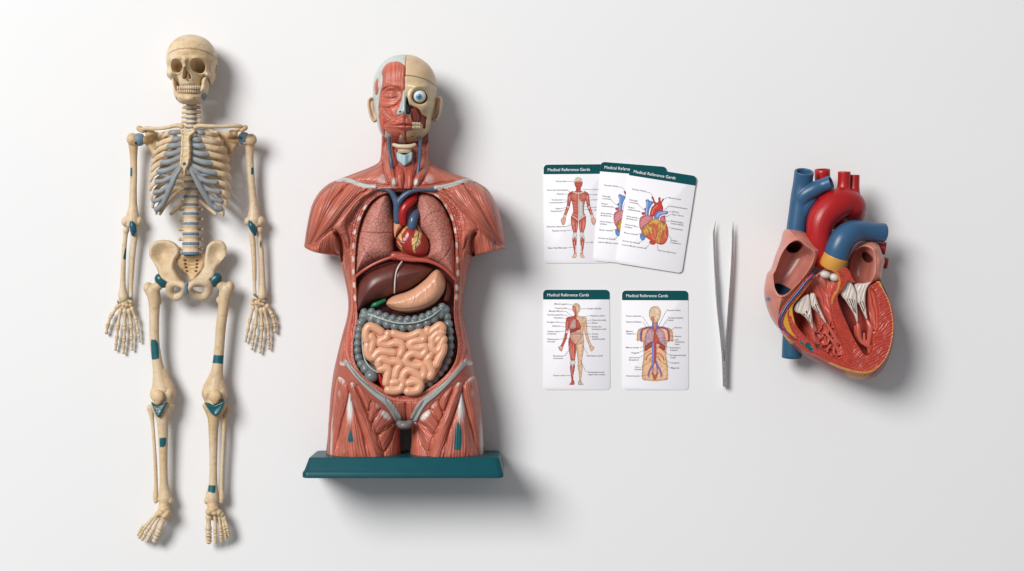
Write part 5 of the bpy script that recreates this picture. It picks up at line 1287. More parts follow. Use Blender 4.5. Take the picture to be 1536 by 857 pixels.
class Card:
    def __init__(s, tl, tr, bl, z, label, group='medical reference cards'):
        s.tl = np.array(tl, float); s.ex = (np.array(tr, float) - s.tl) / 100.0; s.ey = (np.array(bl, float) - s.tl) / 150.0
        s.z = z
        c = s.px(50, 75); s.root = thing('reference_card', label, 'card', U(c[0], c[1], z), group)
        R = []
        for (cx, cy, a0) in ((100 - 6, 6, -90), (94, 144, 0), (6, 144, 90), (6, 6, 180)):
            for i in range(7):
                a = math.radians(a0 + 15 * i); R.append((cx + 6 * math.cos(a), cy + 6 * math.sin(a)))
        P = np.array([s.px(*p) for p in R])
        sh = part('card_sheet', slab(P, z, z + 1.0, .15, (.80, .79, .83)), M_CARD, s.root, sharp=40)
        s.sheet = sh
        Hd = [p for p in R if p[1] <= 6.01] 
        q = [(0.0, 14.6)] + [p for p in R[21:28]] + [p for p in R[0:7]] + [(100.0, 14.6)]
        q = np.array([s.px(*p) for p in q])
        V = U(q[:, 0], q[:, 1], z + 1.12)
        part('header_band', (V, [tuple(range(len(V)))[::-1]], np.tile(HEADC, (len(V), 1))), M_HEAD, s.root)
    def px(s, u, v): return s.tl + s.ex * u + s.ey * v
    def text(s, items, dz, mat, name, col):
        """items: (string, u, v baseline, size or width, anchor, bold)"""
        P = []
        for (t, u, v, size, anc, bold, width) in items:
            V, F = textmesh(t, 1.0, bold)
            if not len(V): continue
            w = V[:, 0].max() - V[:, 0].min(); k = size
            kx = width / w if width else k
            x = (V[:, 0] - V[:, 0].min()) * kx
            if anc == 'r': x = x - w * kx
            y = V[:, 1] * k
            uu = u + x; vv = v - y
            q = s.tl[None, :] + uu[:, None] * s.ex[None, :] + vv[:, None] * s.ey[None, :]
            P.append((U(q[:, 0], q[:, 1], s.z + dz), F, np.tile(col, (len(V), 1))))
        return part(name, P, mat, s.root)
    def local(s, pts):
        M = np.linalg.inv(np.column_stack([s.ex, s.ey]))
        return [tuple(M @ (np.array(p) - s.tl)) for p in pts]
    def draw(s, layers, name='drawing', res=.42):
        """printed illustration: layers of coloured outlines and strokes in card coordinates"""
        allp = np.vstack([np.asarray(l[1], float) for l in layers])
        gx = np.arange(allp[:, 0].min() - 1, allp[:, 0].max() + 1.5, res); gy = np.arange(allp[:, 1].min() - 1, allp[:, 1].max() + 1.5, res)
        X, Y = np.meshgrid(gx, gy); shp = X.shape; X = X.ravel(); Y = Y.ravel()
        C = np.zeros((len(X), 3)); on = np.zeros(len(X), bool)
        nz = (vn(X / 1.3, Y / 1.6, 3) - .5)
        for l in layers:
            if l[0] == 'p':
                d = sdf(X, Y, np.asarray(l[1], float), 1); m = d > 0
                wd = max(d[m].max(), .6); col = np.tile(np.asarray(l[2], float), (m.sum(), 1)) * (.74 + .38 * ss(0, min(wd, 5), d[m]) + nz[m] * .5 + .16 * np.sin(X[m] * 3.1 + Y[m] * 1.2))[:, None]
                if len(l) > 3:            # drawn rim line
                    col = mixc(col, l[3], ss(.9, .1, d[m]) * .7)
                C[m] = col; on |= m
            else:
                d = pld(X, Y, np.asarray(l[1], float), 2); m = d < l[3] + .25
                if len(l) > 4 and l[4]: m &= on
                g = ss(l[3] + .25, max(l[3] - .25, 0), d[m])
                g = np.where(on[m], g, 1)
                C[m] = mixc(C[m], l[2], g); on |= m
        on2 = on.reshape(shp); cell = on2[:-1, :-1] & on2[1:, :-1] & on2[:-1, 1:] & on2[1:, 1:]
        idx = np.arange(len(X)).reshape(shp)
        Q = np.stack([idx[:-1, :-1][cell], idx[1:, :-1][cell], idx[1:, 1:][cell], idx[:-1, 1:][cell]], 1)
        used = np.unique(Q); mp = np.full(len(X), -1); mp[used] = np.arange(len(used))
        q = s.tl[None, :] + X[used][:, None] * s.ex[None, :] + Y[used][:, None] * s.ey[None, :]
        return part(name, (U(q[:, 0], q[:, 1], s.z + 1.12), mp[Q], np.clip(C[used], .003, .9)), M_PRINT, s.root)

INK = (.06, .06, .066)
def strokes(card, lines, w=.22):
    P = []
    for l in lines:
        l = np.array(l, float)
        for a, b in zip(l[:-1], l[1:]):
            d = b - a; L = np.hypot(*d); n = np.array((-d[1], d[0])) / (L + 1e-9) * w
            q = np.array([a - n, b - n, b + n, a + n])
            q = card.tl[None, :] + q[:, :1] * card.ex[None, :] + q[:, 1:] * card.ey[None, :]
            P.append((U(q[:, 0], q[:, 1], card.z + 1.2), [(0, 3, 2, 1)], np.tile(INK, (4, 1))))
    part('leader_lines', P, M_PRINT, card.root)

def finish(card, head, caps, width):
    card.text([(head, 6.2, 9.9, 6.3, 'l', .008, width)], 1.25, M_PRINT, 'heading', (.80, .82, .82))
    items = []; lines = []
    for c in caps:
        txt, x, y, anc = c[0], c[1], c[2], c[3]
        for i, t in enumerate(txt.split('\n')):
            items.append((t, x, y + i * 3.5 + 1.0, 3.3, anc, .006, None))
        if len(c) > 4: lines.append(c[4])
    for it in items:
        card.text([it], 1.2, M_PRINT, 'caption', INK)
    if lines: strokes(card, lines)

R1 = (.50, .085, .060); R2 = (.62, .20, .15); R0 = (.30, .035, .03); SKINC = (.68, .46, .30); SK0 = (.38, .20, .12); WHT = (.62, .62, .60)
def pol(pts, k=4): return spl(pts, True, k)
def conv(card, f): 
    return lambda pts: card.local(f(pts))

# ---- card: front muscle figure
c1 = Card((815.3, 247.2), (914.5, 246.4), (816.6, 395.6), 0.0, 'card showing a red full body muscle figure, left under the fanned cards')
Z = conv(c1, lambda pts: [(810 + a / 5.358, 240 + b / 5.358) for a, b in pts])
def mm(pts): return [(618 - x, y) for x, y in pts]
def muscleman(Z, skin_right=False):
    L = []
    arm_ = [(268, 250), (236, 262), (222, 285), (218, 330), (212, 372), (196, 420), (186, 458), (206, 464), (224, 420), (240, 380), (248, 340), (256, 300)]
    hand_ = [(186, 456), (207, 462), (208, 490), (196, 522), (180, 524), (170, 505), (166, 482)]
    leg_ = [(254, 445), (304, 482), (306, 520), (302, 560), (296, 590), (298, 630), (293, 690), (291, 750), (276, 750), (266, 700), (258, 640), (266, 590), (254, 545), (247, 490)]
    foot_ = [(274, 744), (293, 744), (297, 772), (284, 790), (256, 786), (264, 770)]
    tor = [(292, 226), (326, 226), (330, 246), (350, 254), (384, 262), (378, 300), (366, 330), (356, 375), (354, 420), (364, 452), (309, 484), (254, 452), (264, 420), (262, 375), (252, 330), (240, 300), (234, 262), (268, 254), (288, 246)]
    for f in (lambda p: p, mm):
        rgt = f is mm and skin_right
        a, b = (SKINC, SK0) if rgt else (R1, R0)
        L += [('p', pol(Z(f(hand_))), (.62, .36, .28) if not rgt else SKINC, b), ('p', pol(Z(f(arm_))), a, b), ('p', pol(Z(f(foot_))), SKINC if not rgt else (.5, .45, .42), SK0), ('p', pol(Z(f(leg_))), a, b)]
    L += [('p', pol(Z(tor)), R1, R0), ('p', pol(Z([(309, 140), (330, 146), (342, 168), (342, 195), (332, 222), (318, 236), (300, 236), (286, 222), (276, 195), (276, 168), (288, 146)])), R1, R0),
          ('p', pol(Z([(309, 138), (331, 145), (342, 166), (336, 178), (309, 174), (282, 178), (276, 166), (287, 145)])), (.62, .55, .38))]
    for f in (lambda p: p, mm):
        if f is mm and skin_right: continue
        L += [('p', pol(Z(f([(300, 270), (304, 318), (280, 328), (256, 316), (246, 290), (262, 268)]))), R2, R0)]
        for st in ([(255, 280), (300, 288)], [(252, 296), (302, 300)], [(256, 312), (300, 310)]): L.append(('l', Z(f(st)), (.42, .06, .05), .35))
        L += [('p', pol(Z(f([(266, 470), (278, 500), (282, 560), (272, 585), (260, 545), (254, 500)]))), R2, R0), ('p', pol(Z(f([(290, 486), (302, 520), (296, 575), (288, 570), (284, 520)]))), R2, R0),
              ('p', pol(Z(f([(268, 586), (298, 586), (298, 625), (288, 650), (284, 620), (268, 640), (262, 620)]))), WHT, (.4, .3, .28)), ('p', pol(Z(f([(276, 640), (284, 655), (282, 700), (274, 700), (268, 670)]))), R2, R0),
              ('p', pol(Z(f([(284, 690), (292, 690), (292, 745), (280, 745)]))), (.60, .50, .46)), ('p', pol(Z(f([(192, 436), (216, 440), (206, 466), (186, 460)]))), (.66, .50, .44)),
              ('p', pol(Z(f([(226, 292), (244, 280), (250, 310), (240, 345), (226, 350)]))), R2, R0), ('p', pol(Z(f([(214, 372), (236, 376), (222, 395)]))), (.66, .56, .52)), ('p', pol(Z(f([(208, 396), (222, 400), (208, 440), (196, 438)]))), R2, R0)]
        for st in ([(262, 340), (290, 352)], [(262, 360), (292, 372)], [(264, 385), (292, 392)], [(264, 410), (292, 414)], [(262, 432), (296, 446)]): L.append(('l', Z(f(st)), (.66, .36, .30), .32))
    L += [('l', Z([(266, 258), (300, 268), (309, 266), (318, 268), (352, 258)]), (.66, .55, .48), .8), ('l', Z([(309, 268), (309, 480)]), (.70, .55, .50), .5),
          ('p', pol(Z([(311, 328), (332, 332), (344, 352), (343, 420), (352, 448), (332, 466), (311, 478)]), 3), (.56, .57, .56), (.42, .42, .42)),
          ('l', Z([(254, 446), (309, 484), (364, 446)]), (.68, .60, .56), .6)]
    for ln in ([(293, 190), (303, 190)], [(315, 190), (325, 190)], [(300, 215), (318, 215)], [(309, 192), (306, 205)]): L.append(('l', Z(ln), (.16, .03, .03), .32))
    return L
c1.draw(muscleman(Z))
zz1 = lambda a, b: c1.local([(810 + a / 5.358, 240 + b / 5.358)])[0]
def cap8(t, x, y, anc, *ln): 
    p = zz1(x, y); r = [t, p[0], p[1], anc]
    if ln: r.append([zz1(*q) for q in ln])
    return tuple(r)
finish(c1, 'Medical Reference Gards', [
    cap8('Pectoin bain', 212, 172, 'r', (216, 173), (272, 173)), cap8('Pectorolus biomosenta', 220, 242, 'r', (222, 244), (240, 258)), cap8('Ploparit', 190, 274, 'r', (192, 275), (246, 275)),
    cap8('Rombouton', 178, 321, 'r', (180, 322), (250, 324)), cap8('Acottartectoft', 178, 343, 'r', (180, 344), (252, 330)), cap8('Eupino', 172, 391, 'r', (174, 391), (225, 378)), cap8('Daoptolurol', 172, 412, 'r', (174, 412), (225, 390)),
    cap8('Retunntes Abtonmen', 205, 536, 'r', (207, 537), (250, 520)), cap8('Rapaciot bricas', 205, 569, 'r', (207, 569), (255, 565)), cap8('Rppot Shab Mamsada', 214, 707, 'r', (218, 707), (268, 702)),
    cap8('Coru', 432, 238, 'l', (430, 239), (340, 239)), cap8('Lom', 432, 279, 'l', (430, 280), (372, 278)), cap8('Lum', 432, 320, 'l', (430, 321), (365, 324)), cap8('H', 442, 382, 'l', (440, 383), (360, 376)), cap8('D', 442, 404, 'l', (440, 404), (356, 398)), cap8('Bl', 412, 664, 'l', (408, 664), (364, 664))], 64)

# ---- two heart cards (the same print)
c2 = Card((901.2, 242.8), (1000.4, 250.6), (889.4, 391.6), 1.3, 'middle fanned card whose heart drawing is half covered')
c3 = Card((945.6, 248.8), (1045.4, 264.6), (923.0, 394.4), 2.6, 'topmost tilted card showing a whole red and blue heart')
Z3 = conv(c3, lambda pts: [(920 + a / 5.715, 255 + b / 5.715) for a, b in pts])
def heartprint(Z):
    B1 = (.10, .26, .60); B0 = (.03, .08, .25); RR = (.55, .045, .035); RD = (.25, .02, .02); PK = (.55, .18, .20)
    L = [('p', pol(Z([(232, 545), (280, 560), (268, 600), (250, 606), (230, 590)])), B1, B0), ('p', pol(Z([(312, 608), (360, 612), (358, 640), (330, 642), (308, 630)])), RR, RD),
         ('p', pol(Z([(262, 330), (285, 325), (285, 346), (262, 348)])), B1, B0), ('p', pol(Z([(246, 362), (275, 364), (272, 386), (244, 384)])), RR, RD),
         ('p', pol(Z([(276, 258), (300, 252), (312, 262), (338, 270), (345, 285), (325, 310), (310, 345), (300, 400), (268, 400), (272, 350), (280, 300)])), B1, B0),
         ('p', pol(Z([(325, 236), (342, 230), (362, 275), (384, 272), (384, 238), (404, 236), (408, 268), (424, 244), (436, 254), (418, 285), (430, 330), (420, 360), (395, 352), (372, 362), (350, 400), (316, 400), (312, 370), (330, 315), (350, 295)])), RR, RD),
         ('p', pol(Z([(398, 410), (420, 392), (442, 400), (452, 440), (440, 456), (405, 440)])), PK, RD), ('p', pol(Z([(425, 395), (440, 388), (448, 400), (440, 412)])), RR, RD),
         ('p', pol(Z([(350, 400), (370, 362), (400, 350), (440, 352), (468, 352), (464, 382), (430, 384), (400, 398), (388, 425), (348, 425)])), B1, B0),
         ('p', pol(Z([(232, 405), (265, 388), (310, 388), (340, 402), (340, 425), (300, 455), (260, 495), (240, 520), (226, 500), (220, 450)])), PK, RD),
         ('p', pol(Z([(240, 520), (262, 492), (300, 455), (345, 420), (390, 424), (410, 440), (450, 452), (470, 500), (474, 560), (456, 615), (425, 642), (380, 636), (320, 608), (272, 575), (244, 548)])), (.52, .10, .055), RD)]
    FT = (.66, .36, .08)
    for q in ([(345, 420), (388, 424), (400, 440), (370, 470), (340, 460), (300, 480), (262, 520), (250, 510), (300, 458)], [(262, 490), (300, 470), (310, 510), (290, 560), (270, 560), (250, 530)], [(395, 440), (420, 450), (430, 500), (410, 560), (395, 620), (370, 620), (375, 560), (385, 500)], [(440, 460), (455, 470), (440, 520), (425, 500)], [(300, 500), (330, 480), (340, 520), (320, 550)]):
        L.append(('p', pol(Z(q)), FT))
    for q in ([(408, 440), (404, 500), (392, 560), (380, 615)], [(404, 500), (424, 530), (430, 560)], [(398, 530), (415, 560), (420, 590)], [(402, 505), (380, 530), (372, 560)], [(392, 560), (402, 590)], [(262, 500), (280, 530), (290, 565)], [(280, 480), (305, 520), (318, 560)], [(300, 460), (330, 500), (340, 530)], [(412, 445), (440, 470), (452, 500)], [(250, 520), (265, 545)]):
        L.append(('l', Z(q), (.09, .05, .07), .28))
    for q in ([(290, 270), (286, 330), (282, 385)], [(330, 380), (345, 330), (375, 305)], [(372, 400), (395, 372), (450, 364)]):
        L.append(('l', Z(q), (.62, .45, .50) if q[0][0] != 330 else (.70, .22, .18), .7))
    for q in ([(240, 430), (300, 400)], [(232, 460), (310, 410)], [(236, 485), (300, 440)]): L.append(('l', Z(q), (.66, .34, .36), .5))
    for q in ([(330, 560), (350, 600)], [(440, 540), (452, 580)], [(350, 500), (360, 560)]): L.append(('l', Z(q), (.66, .20, .10), 1.0))
    return L
hl_ = heartprint(Z3)
zz3 = lambda a, b: c3.local([(920 + a / 5.715, 255 + b / 5.715)])[0]
def cap7(t, x, y, anc, *ln):
    p = zz3(x, y); r = [t, p[0], p[1], anc]
    if ln: r.append([zz3(*q) for q in ln])
    return tuple(r)
caps3 = [cap7('Pectoian biamis', 162, 165, 'l', (270, 188), (315, 196), (340, 228)), cap7('Pulmrigan\ncorterpart', 138, 256, 'l', (205, 290), (258, 342)), cap7('Plodort\nsoldamaneres', 126, 319, 'l', (212, 352), (246, 368)), cap7('Stoxa iptma\ndanthecorea', 114, 397, 'l', (198, 412), (226, 420)),
         cap7('Nirsta Kirpt\nandeptis', 102, 468, 'l', (185, 488), (222, 490)), cap7('Rlosot ramyort', 92, 538, 'l', (190, 554), (240, 545)), cap7('Ernotos ha kanpiris', 80, 607, 'l', (212, 632), (250, 605)), cap7('Lnkuriiu Marpiso donerinois', 72, 640, 'l', (270, 676), (310, 640)),
         cap7('Plactirt la tree', 474, 238, 'l', (468, 236), (432, 250)), cap7('Lntoeed boemonant', 482, 310, 'l', (478, 310), (436, 345)), cap7('Jsthonis', 502, 356, 'l', (500, 356), (470, 362)), cap7('Tiptor Viscon', 498, 380, 'l', (494, 382), (448, 405)), cap7('Danrprtoapes\nLoepot Barhta', 496, 438, 'l', (492, 440), (450, 440)),
         cap7('Jomosiotoon', 498, 500, 'l', (494, 498), (474, 490)), cap7('Serepto\nToaphthons', 490, 602, 'l', (500, 592), (476, 566)), cap7('Plerrosy dantortons', 386, 690, 'l', (380, 690), (380, 640))]
for c in (c2, c3):
    c.draw(hl_); finish(c, 'Medical Reference Gards', caps3, 63)

# ---- card: half muscle, half skin
c4 = Card((814.6, 434.8), (914.4, 434.8), (815.6, 585.0), 0.0, 'card with a standing figure, half red muscle and half bare skin')
z4 = lambda a, b: c4.local([(810 + a / 6.118, 450 + b / 6.118)])[0]
Z4_ = lambda pts: [z4(*p) for p in pts]
def halfman():
    Z = Z4_; mx = lambda p: [(666 - x, y) for x, y in p]; L = []
    arm_ = [(285, 155), (250, 165), (234, 200), (232, 270), (226, 310), (205, 380), (192, 420), (214, 424), (240, 370), (256, 310), (268, 260), (276, 200)]
    hand_ = [(192, 410), (216, 410), (214, 440), (200, 474), (182, 468), (164, 432), (180, 425)]
    leg_ = [(268, 350), (332, 400), (332, 470), (322, 560), (322, 620), (308, 690), (306, 745), (290, 745), (280, 680), (274, 620), (280, 560), (266, 480), (260, 410)]
    foot_ = [(290, 735), (310, 735), (318, 770), (304, 782), (264, 778), (280, 760)]
    tor = [(315, 110), (350, 110), (352, 140), (385, 152), (430, 165), (420, 210), (404, 260), (398, 310), (402, 350), (400, 390), (333, 415), (266, 390), (268, 350), (272, 310), (266, 260), (248, 210), (240, 165), (285, 152), (314, 140)]
    for s, f in ((0, lambda p: p), (1, mx)):
        a, b = (SKINC, SK0) if s else (R1, R0)
        L += [('p', pol(Z(f(hand_))), (.62, .36, .28) if not s else SKINC, b), ('p', pol(Z(f(arm_))), a, b), ('p', pol(Z(f(foot_))), a if not s else (.42, .40, .40), b), ('p', pol(Z(f(leg_))), a, b)]
    L += [('p', pol(Z(tor)), SKINC, SK0), ('p', pol(Z([(315, 112), (333, 112), (333, 412), (266, 390), (268, 350), (272, 310), (266, 260), (248, 210), (240, 165), (285, 152), (314, 140)])), R1, R0)]
    L += [('p', pol(Z([(333, 30), (355, 36), (370, 62), (368, 95), (352, 122), (333, 130), (314, 122), (298, 95), (296, 62), (311, 36)])), SKINC, SK0), ('p', pol(Z([(331, 70), (332, 128), (314, 121), (298, 95), (297, 72), (312, 58)])), R2, R0), ('l', Z([(333, 32), (333, 60)]), (.5, .35, .25), .3)]
    L += [('p', pol(Z([(326, 178), (330, 258), (276, 266), (274, 220), (290, 190)])), (.52, .33, .30), R0), ('p', pol(Z([(338, 180), (360, 200), (378, 260), (345, 262), (330, 220)])), R1, R0),
          ('p', pol(Z([(276, 280), (330, 258), (372, 262), (330, 292), (288, 304)])), (.33, .045, .035), R0), ('p', pol(Z([(310, 300), (372, 268), (378, 290), (340, 306)])), (.66, .38, .28), SK0),
          ('p', pol(Z([(276, 306), (376, 300), (384, 350), (334, 408), (286, 362)])), (.64, .40, .31), (.40, .16, .12))]
    for i in range(5):
        y = 316 + i * 15; L.append(('l', spl(Z([(284 + i * 6, y), (300 + i * 4, y + 6), (320, y - 2), (340, y + 6), (360 - i * 3, y), (376 - i * 6, y + 5)]), False, 3), (.40, .16, .12), .28))
    for q in ([(282, 400), (300, 540)], [(305, 410), (312, 545)], [(270, 420), (284, 520)]): L.append(('l', Z(q), (.68, .34, .28), .4))
    for q in ([(250, 200), (246, 270)], [(226, 330), (208, 390)], [(290, 640), (296, 700)]): L.append(('l', Z(q), (.66, .30, .24), .5))
    L += [('p', pol(Z([(278, 558), (322, 560), (324, 590), (306, 600), (300, 640), (290, 600), (276, 590)])), WHT, (.4, .3, .3)), ('p', pol(Z([(238, 285), (262, 285), (258, 306), (236, 304)])), WHT), ('l', Z([(333, 130), (333, 178)]), (.5, .1, .1), .5)]
    for q in ([(390, 180), (398, 250)], [(350, 540), (372, 560)], [(344, 65), (358, 65)], [(362, 620), (356, 690)]): L.append(('l', Z(q), (.52, .32, .20), .3))
    return L
c4.draw(halfman())
def cap5(t, x, y, anc, *ln):
    p = z4(x, y); r = [t, p[0], p[1], anc]
    if ln: r.append([z4(*q) for q in ln])
    return tuple(r)
finish(c4, 'Medical Reference Cards', [
    cap5('Missori guguim', 252, 38, 'r', (256, 39), (290, 44), (318, 66)), cap5('Conaironvele', 244, 76, 'r', (246, 78), (298, 96)), cap5('Macalao Mernos', 214, 103, 'r', (218, 104), (245, 110), (300, 160)), cap5('Gentisen genames', 214, 137, 'r', (218, 138), (275, 156)), cap5('Ameshant', 208, 165, 'r', (214, 166), (240, 176)),
    cap5('Verogano ham', 178, 204, 'r', (182, 206), (232, 212)), cap5('Delasoni', 182, 240, 'r', (188, 240), (234, 250)), cap5('Guetas tus/na\nbonismina', 68, 290, 'l', (182, 291), (230, 286)), cap5('Killmampon\nniorosps', 68, 362, 'l', (160, 362), (270, 354)), cap5('Blnottloop\nmomtanios', 122, 515, 'l', (204, 517), (230, 510), (296, 420)), cap5('Gotavo nuom', 232, 694, 'r', (238, 694), (284, 694)),
    cap5('Kosgot Baudlar', 440, 80, 'l', (436, 82), (372, 82)), cap5('Poanmis corlme', 464, 146, 'l', (458, 146), (380, 156)), cap5('Clatso bornusila', 474, 186, 'l', (470, 187), (432, 187)), cap5('Gboso', 474, 212, 'l', (470, 212), (374, 216)), cap5('Erobm itso\nbonhamno.oollo', 476, 247, 'l', (472, 248), (362, 236)), cap5('Avrtssj', 476, 313, 'l', (472, 314), (290, 314)), cap5('Raipog\nbumpmorpofio', 478, 338, 'l', (470, 342), (456, 336)),
    cap5('Hamtsspot a.poter', 428, 513, 'l', (436, 496), (372, 386)), cap5('Sanmaptsal morsia\nongcy-mion crasion', 440, 664, 'l', (434, 664), (418, 655), (376, 560))], 62.6)

# ---- card: chest vessels
c5 = Card((933.0, 436.0), (1032.4, 436.2), (933.8, 585.0), 0.0, 'card with a torso drawing of lungs and branching blue and red vessels')
z5 = lambda a, b: c5.local([(930 + a / 6.118, 450 + b / 6.118)])[0]
Z5_ = lambda pts: [z5(*p) for p in pts]
def vesselman():
    Z = Z5_; mx = lambda p: [(642 - x, y) for x, y in p]; S2 = (.70, .42, .24); S0 = (.42, .20, .10); L = []
    tor = [(296, 200), (346, 200), (352, 235), (400, 248), (455, 258), (482, 285), (488, 330), (486, 385), (440, 378), (428, 470), (430, 540), (440, 610), (440, 725), (400, 740), (321, 748), (242, 740), (202, 725), (202, 610), (212, 540), (214, 470), (202, 378), (154, 380), (154, 330), (160, 285), (187, 258), (242, 248), (290, 235)]
    L += [('p', pol(Z(tor)), S2, S0), ('p', pol(Z([(321, 56), (352, 64), (374, 95), (376, 135), (364, 180), (340, 212), (321, 218), (302, 212), (276, 180), (264, 135), (268, 95), (290, 64)])), (.70, .52, .36), S0),
          ('p', pol(Z([(292, 150), (312, 155), (318, 200), (300, 200), (286, 175)])), (.58, .20, .14))]
    L += [('l', spl(Z([(296, 90), (315, 82), (318, 100), (302, 104)]), False, 4), (.62, .36, .25), .35)]
    for q in ([(290, 130), (308, 130)], [(334, 130), (352, 130)], [(306, 185), (336, 185)], [(321, 135), (317, 160)]): L.append(('l', Z(q), (.40, .22, .16), .35))
    for f in (lambda p: p, mx):
        L += [('p', pol(Z(f([(300, 268), (306, 320), (312, 380), (280, 392), (236, 420), (224, 410), (226, 340), (244, 290), (272, 262)])), 4), (.50, .30, .36), (.28, .12, .2)),
              ('p', pol(Z(f([(312, 384), (280, 392), (236, 420), (226, 440), (236, 468), (262, 452), (300, 428)])), 4), (.36, .06, .05), (.2, .02, .02)),
              ('l', spl(Z(f([(226, 345), (260, 350), (308, 372)])), False, 3), (.30, .14, .2), .4),
              ('l', spl(Z(f([(310, 262), (262, 256), (215, 270), (200, 300), (194, 380)])), False, 4), (.45, .04, .05), 1.1), ('l', spl(Z(f([(310, 254), (256, 248), (208, 265), (188, 300), (186, 360)])), False, 4), (.10, .14, .40), .7),
              ('l', Z(f([(300, 205), (302, 250), (312, 290)])), (.10, .16, .42), .9), ('l', Z(f([(312, 205), (314, 260), (318, 300)])), (.45, .05, .05), .7),
              ('l', spl(Z(f([(318, 560), (300, 600), (272, 650), (262, 690)])), False, 4), (.42, .05, .06), 1.6), ('l', spl(Z(f([(310, 560), (292, 605), (268, 660), (266, 710)])), False, 4), (.12, .20, .50), 1.0),
              ('l', spl(Z(f([(316, 490), (280, 492), (250, 520), (240, 555)])), False, 4), (.42, .05, .05), .7), ('l', spl(Z(f([(316, 520), (290, 530), (272, 556)])), False, 4), (.42, .05, .05), .6), ('l', spl(Z(f([(300, 610), (300, 650), (290, 680)])), False, 4), (.36, .05, .06), .6), ('l', spl(Z(f([(308, 600), (312, 640), (306, 670)])), False, 4), (.14, .20, .46), .5)]
        for i in range(16):
            x, y = 240 + (i * 37 % 60), 285 + (i * 53 % 100)
            if (x - 300) > (y - 392) * .2 - 10 and y < 395: L.append(('l', Z(f([(x, y), (x + 9, y + 6)])), (.66, .50, .54), .35))
    L += [('p', pol(Z([(312, 290), (330, 288), (336, 320), (356, 360), (352, 390), (330, 398), (312, 380), (308, 340)])), (.56, .09, .04), (.25, .02, .02)), ('p', pol(Z([(330, 405), (365, 405), (352, 440), (334, 450)])), (.62, .38, .24), S0),
          ('l', Z([(306, 405), (304, 470), (304, 540), (298, 580)]), (.14, .27, .62), 1.9), ('l', Z([(322, 400), (324, 470), (322, 540), (320, 570)]), (.50, .05, .05), 1.9), ('p', pol(Z([(300, 660), (321, 690), (342, 660), (346, 690), (326, 735), (312, 735), (296, 690)])), (.48, .12, .06), S0)]
    return L
c5.draw(vesselman())
def cap6(t, x, y, anc, *ln):
    p = z5(x, y); r = [t, p[0], p[1], anc]
    if ln: r.append([z5(*q) for q in ln])
    return tuple(r)
finish(c5, 'Medical Reference Cards', [
    cap6('Prosoi toolonnes', 56, 148, 'l', (206, 150), (280, 262)), cap6('Paanttrontlisttaes', 56, 202, 'l', (212, 204), (242, 248)), cap6('Malaitns\nulerganns', 56, 289, 'l', (136, 314), (196, 314)), cap6('Mianva haoaite', 56, 438, 'l', (184, 440), (300, 392)), cap6('Hogpant', 104, 486, 'l', (164, 487), (230, 460)), cap6('Garonomor\nBarepbond', 84, 530, 'l', (178, 530), (296, 455)), cap6('Ciava\nHarpols', 134, 617, 'l', (190, 622), (298, 550)), cap6('Hintrand aamtz', 56, 698, 'l', (184, 700), (264, 684)),
    cap6('Rospola dudina', 434, 96, 'l', (426, 98), (348, 250)), cap6('Gnctpnia lalealtas\nknates', 440, 165, 'l', (434, 178), (378, 262)), cap6('Fitavana', 502, 255, 'l', (496, 258), (448, 300)), cap6('Iaiotna', 508, 335, 'l', (504, 335), (452, 330)), cap6('Lota\nClaniastma\nlismit', 504, 365, 'l', (500, 372), (340, 380)), cap6('Ratantlnano\nbosgoats', 460, 440, 'l', (452, 440), (340, 396)), cap6('Romagooennostal\noongo', 460, 508, 'l', (456, 510), (372, 450)), cap6('Cosopont', 464, 578, 'l', (460, 578), (340, 498)), cap6('Magnosdi', 468, 625, 'l', (462, 626), (345, 540))], 63)

# ================================================================ TWEEZERS
TW = thing('tweezers', 'long slim steel tweezers with pointed tips beside the cards', 'tweezers', U(1087, 460, 0))
def arm_strip(name, pts, th0, flip):
    """flat spring steel blade: width runs in depth, thickness in the plane"""
    P = spl(np.array(pts, float), False, 6); n = len(P)
    T = np.gradient(P[:, :2], axis=0); T /= np.linalg.norm(T, axis=1)[:, None]; N = np.column_stack([-T[:, 1], T[:, 0]])
    rings = []
    for i in range(n):
        x, y, th, w = P[i]
        zc = 8.0; q = []
        b = min(th, w) * .22
        for (a, c) in ((-th / 2 + b, -w / 2), (th / 2 - b, -w / 2), (th / 2, -w / 2 + b), (th / 2, w / 2 - b), (th / 2 - b, w / 2), (-th / 2 + b, w / 2), (-th / 2, w / 2 - b), (-th / 2, -w / 2 + b)):
            # the blade leans a little, showing its broad side
            aa = a + c * flip
            q.append((x + N[i, 0] * aa, y + N[i, 1] * aa, zc + c))
        rings.append(q)
    A = np.array(rings).reshape(-1, 3); V = U(A[:, 0], A[:, 1], A[:, 2]); F = []
    for i in range(n - 1):
        for j in range(8):
            F.append((i * 8 + j, i * 8 + (j + 1) % 8, (i + 1) * 8 + (j + 1) % 8, (i + 1) * 8 + j))
    F.append(tuple(range(8))[::-1]); F.append(tuple((n - 1) * 8 + i for i in range(8)))
    return part(name, (V, F, np.ones((len(V), 3))), M_STEEL, TW, sharp=30)
la = arm_strip('arm', [(1086.2, 580, 3.2, 12), (1085.8, 560, 3.2, 12), (1084.6, 535, 3.0, 12), (1082.0, 505, 3.0, 12), (1078.8, 478, 2.8, 12), (1076, 450, 2.7, 11), (1074, 420, 2.6, 10), (1072.4, 390, 2.5, 9), (1071.2, 362, 2.4, 7), (1071.0, 349, 2.6, 4.5), (1072.2, 340, 1.3, 2), (1073.4, 332.5, .5, .7)], 4, -.12)
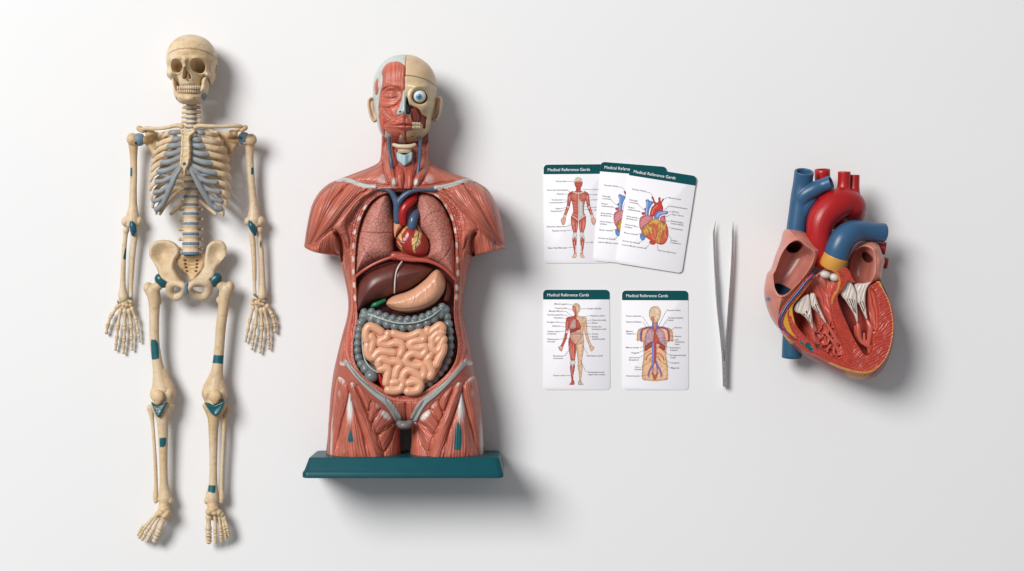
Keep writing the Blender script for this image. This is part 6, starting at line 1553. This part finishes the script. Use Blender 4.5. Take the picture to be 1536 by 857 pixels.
ra = arm_strip('arm', [(1089.2, 580, 3.2, 12), (1089.4, 560, 3.2, 12), (1090, 535, 3.2, 12), (1091.4, 505, 3.2, 12), (1093, 478, 3.0, 12), (1095, 450, 2.9, 11), (1097, 420, 2.8, 10), (1098.6, 390, 2.6, 9), (1099.4, 362, 2.4, 7), (1099.4, 349, 2.6, 4.5), (1099.6, 340, 1.3, 2), (1099.8, 332.5, .5, .7)], 4, -.16)
M_DSTEEL = material('shadowed_steel_groove', .4, .5, metal=1, base=(.22, .22, .23))
G_ = []
for i in range(14):
    y = 416 + i * 2.4; x = 1073.9 + (y - 416) * .062 - 2.0
    G_.append(tube([(x - .2, y, 13.6, .45), (x + 1.6, y + .25, 14.6, .45), (x + 3.6, y + .4, 13.6, .45)], 6, 2))
part('grip_ridges', G_, M_STEEL, la)
part('joint_plate', tube([(1087.7, 579, 8, 2.6), (1087.6, 566, 8, 2.6), (1087.4, 552, 8, 1.9), (1087.2, 542, 8, .8)], 10, 4, (0, 0, 1), .8), M_STEEL, TW)
# ================================================================ BOARD, LAMP, CAMERA
def board():
    me = bpy.data.meshes.new('table_surface')
    w, h = 3.2, 2.4
    me.from_pydata([(-w, -h, 0), (w, -h, 0), (w, h, 0), (-w, h, 0)], [], [(0, 1, 2, 3)])
    m = material('white_board', .55, .25, [(3, .35, .75, (.985, .985, .99))], (900, .05, .0002), base=(.78, .78, .785))
    me.materials.append(m)
    o = bpy.data.objects.new('table_surface', me); COL.objects.link(o); o['kind'] = 'structure'
    o['label'] = 'smooth white board under all the models'
board()

def lamp(name, loc, target, size, power, col):
    l = bpy.data.lights.new(name, 'AREA'); l.shape = 'DISK'; l.size = size; l.energy = power; l.color = col
    o = bpy.data.objects.new(name, l); COL.objects.link(o); o.location = loc
    o.rotation_euler = (Vector(target) - Vector(loc)).to_track_quat('-Z', 'Y').to_euler()
    return o
d = Vector((-.62, .50, 1.0)).normalized() * 7.5
lamp('softbox', d, (0, 0, 0), 3.4, 600, (1, .985, .965))
w = bpy.data.worlds.new('World'); scene.world = w; w.use_nodes = True
w.node_tree.nodes['Background'].inputs[0].default_value = (.95, .97, 1, 1)
w.node_tree.nodes['Background'].inputs[1].default_value = .275

cam = bpy.data.cameras.new('camera'); co = bpy.data.objects.new('camera', cam); COL.objects.link(co)
co.location = (0, 0, H * S); cam.sensor_width = 36; cam.lens = 36 * H / 1536.0; cam.clip_end = 100
scene.camera = co
scene.view_settings.view_transform = 'Standard'; scene.view_settings.look = 'None'
scene.view_settings.exposure = 0; scene.view_settings.gamma = 1
scene.cycles.use_denoising = True
scene.cycles.max_bounces = 6
